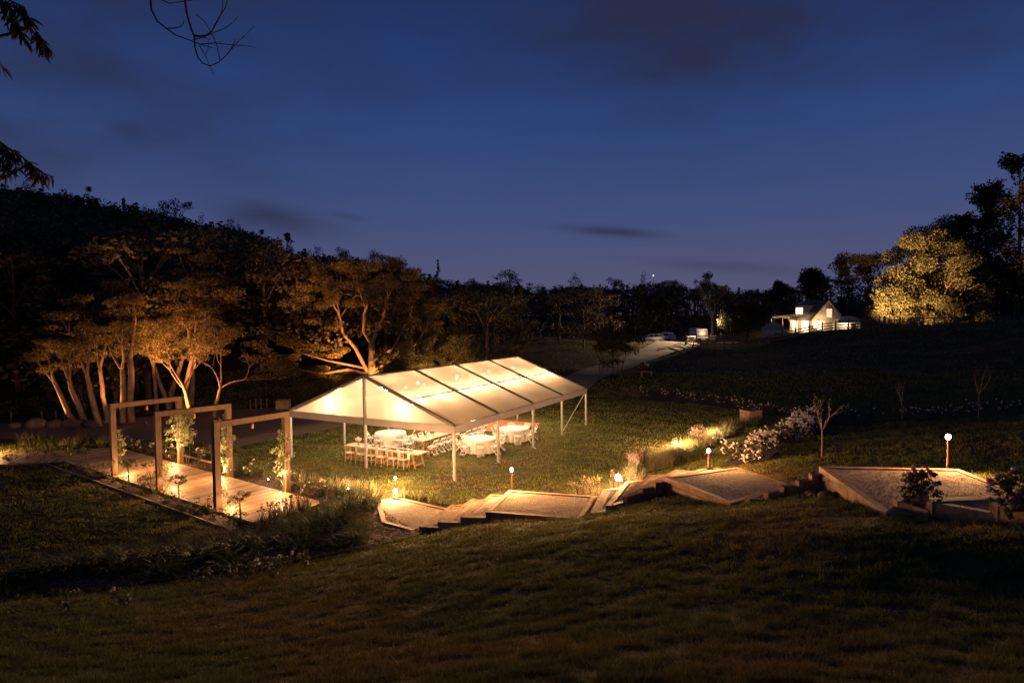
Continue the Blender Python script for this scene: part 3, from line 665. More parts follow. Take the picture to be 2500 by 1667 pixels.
# hydrangea vase
vs = thing('flower_vase', 'glass jar of white hydrangeas at the left end of the front table', 'vase', mq(1.35, 6.95, .764))
MB().lathe(mq(1.35, 6.95, .764), [(.05, 0), (.055, .02), (.05, .14), (.055, .2), (.05, .2), (.045, .03)], 12).build('jar', mat('jar_glass', (.3, .24, .17), (.25, .2, .14), 5, .15), vs, True)
st = MB()
for k in range(5): st.tube([mq(1.35, 6.95, .80), mq(1.35+.05*math.cos(k*1.3), 6.95+.05*math.sin(k*1.3), 1.02)], .005, 4)
st.build('stems', M_STRAP, vs)
for k in range(5):
    b = MB(); 
    for q in range(26):
        d = nrm(R.normal(0, 1, 3)); c = mq(1.35+.09*math.cos(k*1.26)*(k > 0), 6.95+.09*math.sin(k*1.26)*(k > 0), 1.06+.05*(k == 0))
        b.ball(c+d*.065, .026, 5, 3, jit=.2, rng=R)
    b.build('bloom', M_PETAL, vs)
# ------------------------------------------------------------------ leaves, clumps, trees (generators)
def leafset(Cn, size, rng, asp=.45, up=None):
    n = len(Cn); a = rng.normal(0, 1, (n, 3)); 
    if up is not None: a = a*(1-abs(up)) + np.array([0, 0, up])*1.2
    a /= np.linalg.norm(a, axis=1)[:, None]+1e-9; b = np.cross(a, rng.normal(0, 1, (n, 3))); b /= np.linalg.norm(b, axis=1)[:, None]+1e-9
    s = (np.asarray(size)*rng.uniform(.6, 1.35, n))[:, None]; P = np.asarray(Cn)
    V = np.stack([P-a*s, P+b*s*asp, P+a*s, P-b*s*asp], 1).reshape(-1, 3)
    F = np.arange(n*4).reshape(-1, 4); return V, F
def ellip(rng, n, c, r, sq=.55, shell=.55):
    d = rng.normal(0, 1, (n, 3)); d /= np.linalg.norm(d, axis=1)[:, None]; u = rng.uniform(0, 1, n)**shell*.5+.5*rng.uniform(0, 1, n)**.5
    return np.asarray(c)+d*(r*u)[:, None]*np.array([1, 1, sq])
def grow(mb, rng, p, d, L, r, depth, tips, kids=(2, 4), spread=.62, upb=.18, wig=.13, shr=.74, ns=5, side=6, mid=True, taper=.62):
    p = np.array(p, float); d = nrm(d); pts = [p]; n = ns
    for i in range(n):
        d = nrm(d+rng.normal(0, wig, 3)+np.array([0, 0, upb*.25])); p = p+d*L/n; pts.append(p)
    r1 = r*taper; mb.tube(pts, np.linspace(r, r1, n+1), max(3, side), cap=False)
    if depth == 0: tips.append((p, d)); return
    if mid and depth <= 2: tips.append((pts[n//2+1], d))
    k = int(rng.integers(kids[0], kids[1])); a0 = rng.uniform(0, 6.28)
    x = nrm(np.cross(d, [.3, .2, .9])); y = np.cross(d, x)
    for j in range(k):
        a = a0+6.283*j/k+rng.normal(0, .35); s_ = spread*rng.uniform(.6, 1.25); nd = nrm(d*math.cos(s_)+(x*math.cos(a)+y*math.sin(a))*math.sin(s_)+np.array([0, 0, upb]))
        grow(mb, rng, p, nd, L*shr*rng.uniform(.75, 1.2), r1*rng.uniform(.62, .85), depth-1, tips, kids, spread, upb, wig, shr, max(3, ns-1), side-1, mid, taper)
def cloud(tips, rng, per, rad, sq, size, asp=.45, drop=0.0):
    Cn = []
    for p, d in tips:
        if rng.uniform() < drop: continue
        k = rng.uniform(.65, 1.3); Cn.append(ellip(rng, int(per*k*k), np.asarray(p)+np.array([0, 0, rad*.2]), rad*k, sq*rng.uniform(.7, 1.3)))
    return leafset(np.concatenate(Cn), size, rng, asp)
def tree(name, label, base, trunks, leaf, bark, seed, per=160, rad=1.0, sq=.5, size=.13, cat='tree', group=None, drop=0.0, asp=.45, **kw):
    """trunks: list of (offset, direction, length, radius, depth)"""
    rng = np.random.default_rng(seed); t = thing(name, label, cat, base, 0, group); mb = MB(); tips = []
    for off, d, L, r, dep in trunks:
        grow(mb, rng, np.array(base)+np.array(off), d, L, r, dep, tips, **kw)
    mb.build('trunk', bark, t, True); V, F = cloud(tips, rng, per, rad, sq, size, asp, drop); mesh_obj('crown', V, F, leaf, t); return t, tips
def blades(rng, n, c, rad, L, w, droop, lean=.5, seg=3):
    """strappy leaves from one point: n curved tapering strips"""
    Vs, Fs = [], []
    a = rng.uniform(0, 6.28, n); l = L*rng.uniform(.55, 1.2, n); le = lean*rng.uniform(.2, 1.2, n); dr = droop*rng.uniform(.4, 1.4, n); o = rng.uniform(0, 1, n)**.5*rad; oa = rng.uniform(0, 6.28, n)
    t = np.linspace(0, 1, seg+1)[None]; dirx, diry = np.cos(a)[:, None], np.sin(a)[:, None]
    hor = (l*le)[:, None]*t + (l*dr)[:, None]*t**2.2*.6; ver = l[:, None]*(t*np.sqrt(np.maximum(.1, 1-le**2*.7))[:, None]) - (l*dr)[:, None]*t**2.4*.55
    X = c[0]+(o*np.cos(oa))[:, None]+dirx*hor; Y = c[1]+(o*np.sin(oa))[:, None]+diry*hor; Z = c[2]+ver
    wd = w*(1-t**2*.92)*.5; px, py = -np.sin(a)[:, None], np.cos(a)[:, None]
    A = np.stack([X-px*wd, Y-py*wd, Z], -1); B = np.stack([X+px*wd, Y+py*wd, Z], -1); V = np.stack([A, B], 2).reshape(-1, 3)
    m = (seg+1)*2; base = np.arange(n)[:, None]*m; f = np.array([(2*i, 2*i+1, 2*i+3, 2*i+2) for i in range(seg)])
    F = (base[:, :, None]+f[None]).reshape(-1, 4); return V, F
# ------------------------------------------------------------------ lit tree group at left
G1 = 'uplit trees beside the gravel yard'
TL = [  # base pixel, trunk-top pixel, trunk radius, label, depth
    ((181, 1033), (134, 888), .20, 'leftmost uplit tree, its trunk leaning left with one long bare side limb', 3),
    ((209, 1037), (172, 893), .21, 'second uplit leaning tree from the left, next to the leftmost one', 3),
    ((243, 1040), (205, 870), .22, 'uplit tree with a split dark-sided trunk, third from the left', 3),
    ((262, 1031), (243, 872), .19, 'uplit tree fourth from the left, half hidden by the farthest arch post', 3),
    ((299, 1033), (277, 885), .22, 'brightest uplit trunk, seen through the farthest arch', 3),
    ((321, 1030), (313, 820), .28, 'thick straight rough-barked tree just right of the brightest trunk', 4),
    ((384, 1006), (372, 890), .16, 'thin orange-lit tree behind the beam of the farthest arch', 3),
    ((412, 1003), (404, 880), .20, 'brown tree trunk behind the right post of the farthest arch', 3),
    ((447, 1006), (446, 880), .26, 'thick dark trunk right of the farthest arch', 3)]
HT = (6.6, 6.9, 7.6, 8.0, 8.6, 10.2, 8.2, 8.6, 9.6)
for i, (bp_, tp_, r_, lb, dep) in enumerate(TL):
    b = at(*bp_, .0); b[2] = h1(b[0], b[1]); tpt = atd(*tp_, b[1]-.3); d = tpt-b; L = min(np.linalg.norm(d), 4.3); sh = .42 if i < 4 else .5
    L = HT[i]*.86/(1+sh*.9+sh**2*.85+sh**3*.8+.12)
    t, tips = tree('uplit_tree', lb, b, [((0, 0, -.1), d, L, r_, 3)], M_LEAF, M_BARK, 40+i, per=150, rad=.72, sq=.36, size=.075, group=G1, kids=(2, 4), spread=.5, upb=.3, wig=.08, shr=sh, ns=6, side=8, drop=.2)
# spreading multi-stemmed tree
b = at(490, 1022, 0); b[2] = h1(b[0], b[1]); tr_ = []
for tx, ty, r_, dy in ((487, 940, .17, 0), (498, 938, .16, .6)):
    q = atd(tx, ty, b[1]); tr_.append(((.12*(tx-492), dy, -.1), q-b, np.linalg.norm(q-b), r_, 4))
t, tips = tree('uplit_tree', 'wide-branching pale tree with forked stems, rightmost of the uplit group', b, tr_, M_LEAF, M_BARK, 72, per=85, rad=.68, sq=.42, size=.07, group=G1, kids=(3, 4), spread=.62, upb=.16, wig=.12, shr=.76, ns=6, side=8, drop=.3)
# upper crowns standing farther back in the group
for i, (px, pt, d, lb) in enumerate(((400, 645, 50, 'tall brown-leaved tree rising behind the middle of the uplit group'), (455, 630, 51, 'tallest of the lit trees, its crown catching orange light above the group'), (300, 685, 50, 'broad tree behind the leaning trunks, crown faintly lit'), (185, 770, 50, 'low dark-leaved tree at the left end of the lit group'))):
    tp = atd(px, pt, d); b = np.array([tp[0], tp[1], h1(tp[0], tp[1])]); hh = tp[2]-b[2]
    tree('uplit_tree', lb, b, [((0, 0, 0), (.05, 0, 1), hh*.36, .26, 3)], M_LEAF, M_BARK, 90+i, per=300, rad=1.0, sq=.36, size=.09, group=G1, kids=(2, 4), spread=.6, upb=.22, wig=.1, shr=.68, ns=6, side=7, drop=.05)
def uplight(label, p, target, watts, ang=75, col=ORNG, grp='ground spotlights under the trees', blend=.7, smooth=3.0):
    t = thing('ground_spotlight', label, 'spotlight', (p[0], p[1], p[2]), 0, grp)
    MB().lathe((p[0], p[1], p[2]), [(.05, 0), (.065, .02), (.065, .12), (.075, .14), (.06, .14), (.055, .11)], 10).build('housing', M_DARKMET, t)
    MB().lathe((p[0], p[1], p[2]), [(.05, .112), (.05, .118)], 10).build('lens', M_SBULB, t)
    spot('spotlight', (p[0], p[1], p[2]+.2), target, watts*.62, ang, blend, t, col, .06, smooth)
def gp(x, y): return np.array([x, y, h1(x, y)])
b1 = at(181, 1033, 0); b3 = at(243, 1040, 0); b5 = at(299, 1033, 0); b9 = at(490, 1022, 0)
for p, tg, w_, lb, an in (
        (gp(b1[0]-1.6, b1[1]-.7), (b1[0]+.6, b1[1]+.2, 4.2), 900, 'ground spotlight left of the leftmost leaning trunk', 80),
        (gp(b3[0]-1.9, b3[1]-.2), (b3[0]+.2, b3[1]+.6, 5.5), 900, 'ground spotlight between the leaning trunks', 85),
        (gp(b5[0]-.9, b5[1]-.5), (b5[0]+.2, b5[1]+.6, 6.0), 850, 'ground spotlight at the foot of the brightest trunk', 75),
        (gp(b5[0]+2.1, b5[1]-.6), (b5[0]+3.4, b5[1]+6, 9.0), 2600, 'ground spotlight right of the thick straight trunk', 80),
        (gp(b9[0]-.9, b9[1]-1.1), (b9[0]+.3, b9[1]+.3, 5.0), 1500, 'ground spotlight in front of the wide-branching tree', 100)):
    uplight(lb, p, tg, w_, an)
# ------------------------------------------------------------------ big tree behind the marquee
b = atd(907, 955, 60); b[2] = h1(b[0], b[1])
def dirto(px, py, d, fr): q = atd(px, py, d); return q-fr
fork = atd(908, 840, 60)
rng = np.random.default_rng(5)
ct = thing('spreading_tree', 'large orange-lit spreading tree rising behind the front gable of the marquee', 'tree', b); mb = MB(); tips = []
mb.tube([b-np.array([0, 0, .2]), b*.6+fork*.4, fork], [.42, .36, .30], 10, False)
for (path, r0, dep, L) in (([(908, 840), (888, 810), (889, 765), (893, 752)], .21, 3, 2.5), ([(908, 840), (920, 805), (935, 775), (941, 745)], .22, 3, 2.6), ([(900, 915), (868, 850), (838, 815), (828, 770)], .2, 3, 2.8), ([(828, 770), (822, 730), (795, 695)], .12, 2, 2.2),
                           ([(910, 880), (960, 850), (1000, 772)], .16, 3, 2.5), ([(905, 905), (960, 880), (1010, 850), (1040, 800)], .15, 3, 2.4), ([(903, 915), (850, 902), (790, 912), (745, 905)], .18, 3, 2.4), ([(900, 900), (800, 880), (740, 862)], .14, 3, 2.4),
                           ([(908, 912), (950, 895), (990, 900)], .12, 2, 2.0), ([(941, 745), (948, 710), (945, 690)], .13, 3, 2.0), ([(893, 752), (880, 715), (870, 690)], .12, 3, 2.0)):
    pts = []; n = len(path)
    for k, (x, y) in enumerate(path): pts.append(atd(x, y, 60+(rng.uniform(-1.6, .6)*k/n)))
    mb.tube(pts, np.linspace(r0, r0*.6, n), 7, False)
    grow(mb, rng, pts[-1], nrm(pts[-1]-pts[-2])+np.array([0, -.15, .05]), L*.42, r0*.58, dep, tips, (2, 4), .65, .15, .14, .72, 5, 6)
mb.build('trunk', M_BARK, ct, True)
cl = []
for (x, y, r_) in ((785, 668, 1.5), (838, 655, 1.6), (895, 642, 1.7), (945, 645, 1.6), (992, 668, 1.4), (758, 705, 1.5), (818, 700, 1.5), (880, 690, 1.6), (950, 690, 1.6), (1012, 705, 1.5), (738, 742, 1.4), (792, 735, 1.2), (858, 735, 1.3), (915, 735, 1.4), (975, 735, 1.4), (1040, 752, 1.4), (1000, 770, 1.4), (700, 835, 1.5), (745, 845, 1.5), (785, 862, 1.2), (690, 880, 1.5), (722, 908, 1.5), (775, 915, 1.2), (835, 870, 1.2), (962, 852, 1.4), (1005, 842, 1.4), (1045, 818, 1.4), (960, 795, 1.1), (820, 795, 1.1), (880, 668, 1.4), (765, 785, 1.1), (1030, 790, 1.2), (860, 905, 1.1), (930, 880, 1.0), (690, 930, 1.2)):
    for k in range(2): c = atd(x+rng.normal(0, 12), y+rng.normal(0, 8), 60+rng.uniform(-3, 3)); cl.append(ellip(rng, 480, c, r_*.85, .38))
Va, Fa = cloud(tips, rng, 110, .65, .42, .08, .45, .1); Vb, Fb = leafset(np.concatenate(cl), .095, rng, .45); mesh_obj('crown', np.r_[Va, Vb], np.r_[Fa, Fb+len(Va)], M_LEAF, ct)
for px, d, tg, w_, lb in ((940, 56.5, (916, 800), 2600, 'ground spotlight before the spreading tree behind the marquee'), (830, 57, (800, 800), 1300, 'ground spotlight left of the spreading tree'), (1040, 55, (1075, 850), 1100, 'ground spotlight in the shrubs right of the spreading tree')):
    p = atd(px, 975, d); p[2] = h1(p[0], p[1]); uplight(lb, p, atd(*tg, 61), w_, 95)
# shrubs right of it
for i, (px, py, d, rr_, hh) in enumerate(((1015, 905, 58, 2.0, 3.2), (1075, 880, 60, 2.2, 4.0), (1120, 900, 60, 2.0, 3.0), (960, 910, 57, 1.6, 2.2), (1060, 830, 62, 2.2, 6))):
    p = atd(px, py, d); rng = np.random.default_rng(300+i); b = np.array([p[0], p[1], h1(p[0], p[1])])
    t = thing('bush', ('dense glossy shrub behind the marquee ridge', 'tall light-flecked shrub right of the spreading tree', 'dim shrub at the right end of the lit undergrowth', 'small green shrub at the foot of the spreading tree', 'upright straggly shrub above the lit undergrowth')[i], 'shrub', b, 0, 'shrubs behind the marquee')
    mb = MB(); tips = []
    for k in range(5): grow(mb, rng, b+rng.normal(0, .2, 3)*[1, 1, 0], [rng.normal(0, .5), rng.normal(0, .5), 1], hh*.5, .05, 2, tips, (2, 4), .6, .2, .15, .7, 4, 5)
    mb.build('stems', M_BARK, t); V, F = cloud(tips, rng, 170, .75, .7, .09, .4, 0); mesh_obj('foliage', V, F, M_LEAF2, t)

# ------------------------------------------------------------------ forest on the hills
def proto(kind, seed, n):
    g_ = np.random.default_rng(seed); cl = []
    if kind == 0:     # umbrella crown
        for k in range(11): a = g_.uniform(0, 6.28); q = g_.uniform(.05, .36); cl.append(((q*math.cos(a), q*math.sin(a), .93-q*.5+g_.normal(0, .05)-(.25 if k > 7 else 0)), .16, .42))
    elif kind == 1:   # narrow cone
        for k in range(14): f = k/13; a = g_.uniform(0, 6.28); q = .17*(1-f)*g_.uniform(.3, 1); cl.append(((q*math.cos(a), q*math.sin(a), .2+.78*f), .15*(1-f)+.035, .7))
    elif kind == 2:   # round, billowing
        for k in range(13): d = nrm(g_.normal(0, 1, 3)); cl.append(((d[0]*.22, d[1]*.22, .64+d[2]*.26), .15, .8))
    else:             # tall, tufted
        for k in range(10): a = g_.uniform(0, 6.28); q = g_.uniform(.0, .2); cl.append(((q*math.cos(a), q*math.sin(a), g_.uniform(.45, .97)), .11, .5))
    for k in range(6): a = g_.uniform(0, 6.28); q = g_.uniform(.05, .3); cl.append(((q*math.cos(a), q*math.sin(a), g_.uniform(.08, .5)), .15, .7))
    Cn = np.concatenate([ellip(g_, n//len(cl), c, r, s) for c, r, s in cl]); V, F = leafset(Cn, .0185 if n > 900 else .026, g_, .5)
    tb = MB(); tb.tube([(0, 0, -.08), (.01, 0, .4), (.0, .01, .85)], [.018, .013, .004], 5, False)
    for c, r, s in cl[:7]:
        tb.tube([(0, 0, max(.15, c[2]-.28)), (c[0]*.5, c[1]*.5, c[2]-.12), c], [.008, .006, .003], 4, False)
    return V, F, np.array(tb.v), np.array(tb.f)
PR = {k: [proto(k, 900+10*k+j, 540) for j in range(3)] for k in range(4)}
PRH = {k: [proto(k, 950+10*k+j, 1250) for j in range(3)] for k in range(4)}
def inst(V, p, h, w, a):
    ca, sa = math.cos(a), math.sin(a); X = V[:, 0]*w; Y = V[:, 1]*w
    return np.c_[p[0]+X*ca-Y*sa, p[1]+X*sa+Y*ca, p[2]+V[:, 2]*h]
SKY = np.array([(-300, 420), (0, 447), (106, 457), (190, 473), (276, 484), (350, 500), (425, 521), (500, 537), (574, 542), (638, 569), (690, 600), (744, 612), (808, 616), (882, 627), (957, 638), (1010, 664), (1073, 676), (1127, 684), (1190, 688), (1254, 694), (1340, 702), (1392, 695), (1488, 697), (1573, 692), (1650, 694), (1700, 705), (1760, 706), (1850, 708), (1950, 690), (2100, 660), (2300, 640), (2600, 600)], float)
fr = np.random.default_rng(77); FV, FF, TV, TF = [], [], [], []; fo = to = 0; cnt = 0; pts = []
def keep(x, y):
    px = 1250+FPX*x/y
    if y < 48: return False
    if px > 1480 and y < (117 if px < 1820 else 122) and not (px > 2290 and y > 103): return False
    if 1400 < px <= 1480 and y < 76: return False
    if inpoly(np.array([x]), np.array([y]), np.r_[ROADA, ROADB[::-1]])[0] or polydist(np.array([x]), np.array([y]), RC)[0] < 4.5: return False
    if px < 1400 and y < 60.5 and not (x < -24.5 and y > 49 and x < -30+0*y): return False
    return True
tries = 0
while cnt < 760 and tries < 40000:
    tries += 1; y = 48+(220-48)*fr.uniform(0, 1)**1.35; x = fr.uniform(-1.05, .95)*y
    if not keep(x, y): continue
    if any((x-a)**2+(y-b_)**2 < (1.9+.010*y)**2 for a, b_ in pts): continue
    px = 1250+FPX*x/y; ytop = np.interp(px, SKY[:, 0], SKY[:, 1]); z0 = h1(x, y); zmax = atd(px, ytop, y)[2]-z0
    h_ = fr.uniform(8, 15)
    if zmax < 3.5: continue
    h_ = min(h_, zmax*(fr.uniform(.9, .99) if y < 125 else fr.uniform(.92, 1.07))); 
    kd = int(fr.choice([0, 0, 2, 3, 1])); Vp, Fp, Tv, Tf = (PRH if y < 84 else PR)[kd][int(fr.integers(3))]; wv = min(16, max(h_, 7)*fr.uniform(1.1, 1.5)); a = fr.uniform(0, 6.28)
    FV.append(inst(Vp, (x, y, z0), h_, wv, a)); FF.append(Fp+fo); fo += len(Vp); TV.append(inst(Tv, (x, y, z0), h_, wv, a)); TF.append(Tf+to); to += len(Tv); pts.append((x, y)); cnt += 1
fs = mesh_obj('forest', np.concatenate(FV), np.concatenate(FF), M_FOREST); tag(fs, 'dark wooded hillside filling the valley behind the garden', 'forest', kind='stuff')
fs2 = mesh_obj('forest_trunks', np.concatenate(TV), np.concatenate(TF), M_BARKD); tag(fs2, 'thin trunks inside the dark wooded hillside', 'forest', kind='stuff')
# single trees standing out on the skyline
SK = [(425, 466, 150, 92, 'flat-topped tree with open branches, tallest on the left ridge', 0), (565, 523, 155, 44, 'round tree on the left ridge just left of the low cloud', 2), (640, 560, 160, 34, 'small tree at the ridge shoulder left of the layered pine', 3), (699, 565, 160, 40, 'layered pine on the ridge below the low cloud', 3),
      (772, 592, 165, 52, 'domed tree on the ridge, right of the layered pine', 2), (912, 606, 165, 70, 'broad flat dome of a tree on the ridge above the marquee gable', 0), (975, 622, 170, 60, 'rounded tree on the ridge, right of the broad dome', 2), (1069, 634, 190, 30, 'small symmetrical star-shaped conifer spire alone on the far skyline', 1),
      (1243, 653, 190, 96, 'umbrella tree with sky showing under its crown, in the middle of the skyline', 0), (1404, 664, 195, 44, 'single upright rounded tree on the skyline right of the umbrella tree', 2), (1500, 674, 195, 66, 'wide low tree on the skyline left of the hilltop house', 0), (1575, 660, 200, 32, 'dark tree beside the light of the hilltop house', 2), (1655, 670, 200, 40, 'windswept tree right of the hilltop house', 0),
      (158, 452, 150, 46, 'billowing tree on the ridge behind the hanging leaves', 2), (215, 455, 150, 36, 'tufted tall tree on the left ridge', 3), (300, 480, 152, 22, 'thin spindly tree on the left ridge', 3), (350, 492, 153, 34, 'low rounded tree just left of the flat-topped tree', 2), (495, 515, 155, 36, 'tree on the ridge right of the flat-topped tree', 2), (60, 438, 150, 60, 'leafy tree at the far left of the ridge', 2), (1612, 684, 198, 60, 'dark tree hiding the foot of the hilltop house', 0), (1643, 687, 198, 64, 'low dark tree under the roof of the hilltop house', 2), (1590, 686, 197, 50, 'low dark tree under the hilltop light', 2), (835, 600, 165, 60, 'wide tree left of the broad dome on the ridge', 0), (1150, 676, 188, 60, 'low wide tree between the conifer spire and the umbrella tree', 0), (1320, 690, 192, 50, 'low tree right of the umbrella tree', 2)]
for i, (px, py, d, wpx, lb, kd) in enumerate(SK):
    p = atd(px, py, d); z0 = h1(p[0], p[1]); hh = p[2]-z0; Vp, Fp, Tv, Tf = PRH[kd][i % 3]; wv = wpx/FPX*d/(.86 if kd == 0 else .66 if kd == 2 else .5 if kd == 3 else .45)
    if hh < 6: z0 = p[2]-7; hh = 7
    t = thing('skyline_tree', lb, 'tree', (p[0], p[1], z0), 0, 'trees on the skyline')
    mesh_obj('crown', inst(Vp, (p[0], p[1], z0), hh, wv, i*1.1), Fp, M_LEAFD, t); mesh_obj('trunk', inst(Tv, (p[0], p[1], z0), hh, wv, i*1.1), Tf, M_BARKD, t)

# ------------------------------------------------------------------ trees around the house, at right
def rtree(name, lb, px, ptop, d, kw, leaf, bark, seed, frac=.36, r=.3, depth=3, zoff=0, pbase=None, **k2):
    tp = atd(px, ptop, d); b = np.array([tp[0], tp[1], h1(tp[0], tp[1])]); hh = tp[2]-b[2]
    return tree(name, lb, b, [((0, 0, 0), (0.02, 0, 1), hh*frac, r, depth)], leaf, bark, seed, **kw, **k2), b, hh
GR = 'trees around the cottage'
rtree('sparse_tree', 'sparse tall tree with an orange-lit trunk beside the parked vehicle', 1742, 662, 104, dict(per=70, rad=.8, sq=.8, size=.17, group=GR), M_LEAF2, M_BARK, 501, frac=.33, depth=4, kids=(2, 4), spread=.5, upb=.3, wig=.12, shr=.7, drop=.2)
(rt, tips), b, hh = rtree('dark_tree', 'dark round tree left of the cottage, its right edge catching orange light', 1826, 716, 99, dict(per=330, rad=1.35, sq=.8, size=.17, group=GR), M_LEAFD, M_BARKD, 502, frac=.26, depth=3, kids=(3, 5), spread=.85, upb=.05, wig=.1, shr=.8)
for i, (px, pt, d, lb, sz) in enumerate(((1890, 693, 128, 'dark pointed tree behind the cottage chimney', .9), (1980, 656, 130, 'broad dark tree behind the cottage roof', 1.5), (2058, 622, 132, 'taller sparse tree above the arched glasshouse', 1.0), (2125, 605, 130, 'thin-crowned tree left of the big lit tree', .9))):
    rtree('cottage_backdrop_tree', lb, px, pt, d, dict(per=(260, 260, 120, 90)[i], rad=1.5*sz, sq=.75, size=.26, group=GR), M_LEAFD, M_BARKD, 510+i, frac=.34, depth=3, kids=(2, 4), spread=.5, upb=.25, wig=.1, shr=.7, drop=.1)
# the big lit tree
b = atd(2285, 797, 101); b[2] = h1(b[0], b[1])
rng = np.random.default_rng(61); bt = thing('big_lit_tree', 'huge round leafy tree lit gold from below on its left side', 'tree', b, 0, None); mb = MB(); tips = []
for k in range(7):
    a = k*.9+.2; grow(mb, rng, b+np.array([math.cos(a)*.3, math.sin(a)*.3, 0]), [math.cos(a)*.75, math.sin(a)*.5, 1], 3.6, .28, 2, tips, (2, 4), .6, .2, .1, .72, 5, 6)
cl = []
for (x, y, r_) in ((2150, 765, 2.6), (2165, 720, 2.8), (2185, 675, 2.8), (2195, 630, 2.7), (2225, 600, 2.7), (2262, 572, 2.8), (2300, 560, 2.6), (2255, 640, 3.2), (2230, 700, 3.2), (2215, 755, 2.8), (2290, 690, 3.4), (2330, 610, 3.0), (2345, 680, 3.2), (2380, 640, 2.7), (2390, 720, 3.0), (2330, 745, 3.0), (2420, 700, 2.6), (2410, 765, 2.4), (2275, 760, 2.4), (2125, 790, 1.6), (2170, 795, 1.6), (2350, 790, 2.0), (2240, 590, 2.4), (2310, 585, 2.5), (2250, 740, 2.6), (2270, 715, 2.6), (2300, 735, 2.4), (2235, 778, 2.0), (2320, 782, 2.0), (2205, 735, 2.6), (2180, 740, 2.2), (2280, 660, 3.0), (2262, 610, 2.8), (2290, 622, 2.8), (2300, 588, 2.8), (2232, 650, 2.8), (2340, 640, 2.8)):
    for k in range(3):
        c = atd(x+rng.normal(0, 12), y+rng.normal(0, 10), 101+rng.uniform(-4, 5)); cl.append(ellip(rng, 800, c, r_*.8, .75))
mb.build('trunk', M_BARK, bt, True); V, F = leafset(np.concatenate(cl), .165, rng, .5); mesh_obj('crown', V, F, M_LEAF2, bt)
p = atd(2140, 803, 92.3); p[2] = h1(p[0], p[1]); uplight('ground spotlight by the fence under the big lit tree', p, atd(2222, 650, 101), 27000, 72, (1, .50, .20), smooth=60)
p = atd(2262, 796, 97.5); p[2] = h1(p[0], p[1]); uplight('ground spotlight close to the trunk of the big lit tree', p, atd(2300, 720, 101), 2200, 120, WARM, smooth=10)
# tall big-leaved trees in the right corner
for i, (px, pt, d, hw, lb) in enumerate(((2492, 378, 104, 8.2, 'tallest tree, with large scattered leaves, at the right edge against the sky'), (2408, 452, 110, 5.6, 'slimmer large-leaved tree just left of the tallest one'), (2345, 530, 116, 5.0, 'thin tree with sky gaps between the big lit tree and the tallest one'), (2570, 470, 104, 7, 'large-leaved tree at the very right edge, below the tallest one'))):
    tp = atd(px, pt, d); b = np.array([tp[0], tp[1], h1(tp[0], tp[1])]); hh = tp[2]-b[2]; rng = np.random.default_rng(640+i)
    t = thing('tall_tree', lb, 'tree', b, 0, 'tall large-leaved trees at right'); mb = MB(); tips = []
    mb.tube([b, b+np.array([.2, 0, hh*.45]), b+np.array([-.1, 0, hh*.97])], [.35, .24, .04], 7, False)
    for k in range(110):
        f = rng.uniform(.06, .97); a = rng.uniform(0, 6.28); L = hw*(1.05-f*.75)*rng.uniform(.6, 1.1); q = b+np.array([0, 0, hh*f])
        e = q+np.array([math.cos(a)*L, math.sin(a)*L, L*.75]); e[2] = min(e[2], b[2]+hh); mb.tube([q, q*.5+e*.5+np.array([0, 0, -.15]), e], [.04, .025, .01], 4, False)
        for g_ in np.linspace(.3, 1, 5): tips.append((q*(1-g_)+e*g_, e-q))
    mb.build('trunk', M_BARKD, t); V, F = cloud(tips, rng, 20, .85, .9, .20, .75, .0); mesh_obj('crown', V, F, M_LEAFD, t)
# ------------------------------------------------------------------ arches over the boardwalk
AR = [((280, 1164), (441, 1133), 'farthest of the three square timber arches, nearest the lit trees'), ((390, 1201), (561.5, 1167), 'middle one of the three square timber arches over the boardwalk'), ((532, 1249), (701, 1203), 'nearest of the three square timber arches, beside the marquee corner')]
ARP = []
for i, (l_, r_, lb) in enumerate(AR):
    a, b = at(*l_, .04), at(*r_, .04); d = nrm(b-a); e = np.array([d[1], -d[0], 0]); ARP.append((a, b, d)); hh = 3.5
    t = thing('timber_arch', lb, 'arch', (a+b)/2*[1, 1, 0], 0, 'timber arches over the boardwalk')
    for q in (a, b): MB().bar(q*[1, 1, 0], q*[1, 1, 0]+[0, 0, hh-.222], .22, .22, up=(*d[:2], 0)).build('post', M_ARCH, t)
    MB().bar(a*[1, 1, 0]-d*.11+[0, 0, hh-.11], b*[1, 1, 0]+d*.11+[0, 0, hh-.11], .225, .22).build('beam', M_ARCH, t)
    m_ = (a+b)/2*[1, 1, 0]+[0, 0, hh-.22]; ln = thing('hanging_lantern', ('small unlit lantern hanging from the farthest timber arch', 'small unlit lantern hanging from the middle timber arch', 'small copper lantern hanging from the nearest timber arch')[i], 'lantern', m_, 0, 'lanterns under the arches')
    MB().tube([m_, m_-[0, 0, .06]], .008, 4).build('hook', M_DARKMET, ln); MB().lathe(m_-[0, 0, .27], [(.03, 0), (.055, .02), (.055, .15), (.05, .19), (.03, .21)], 8).build('lantern_body', M_COPPER, ln)
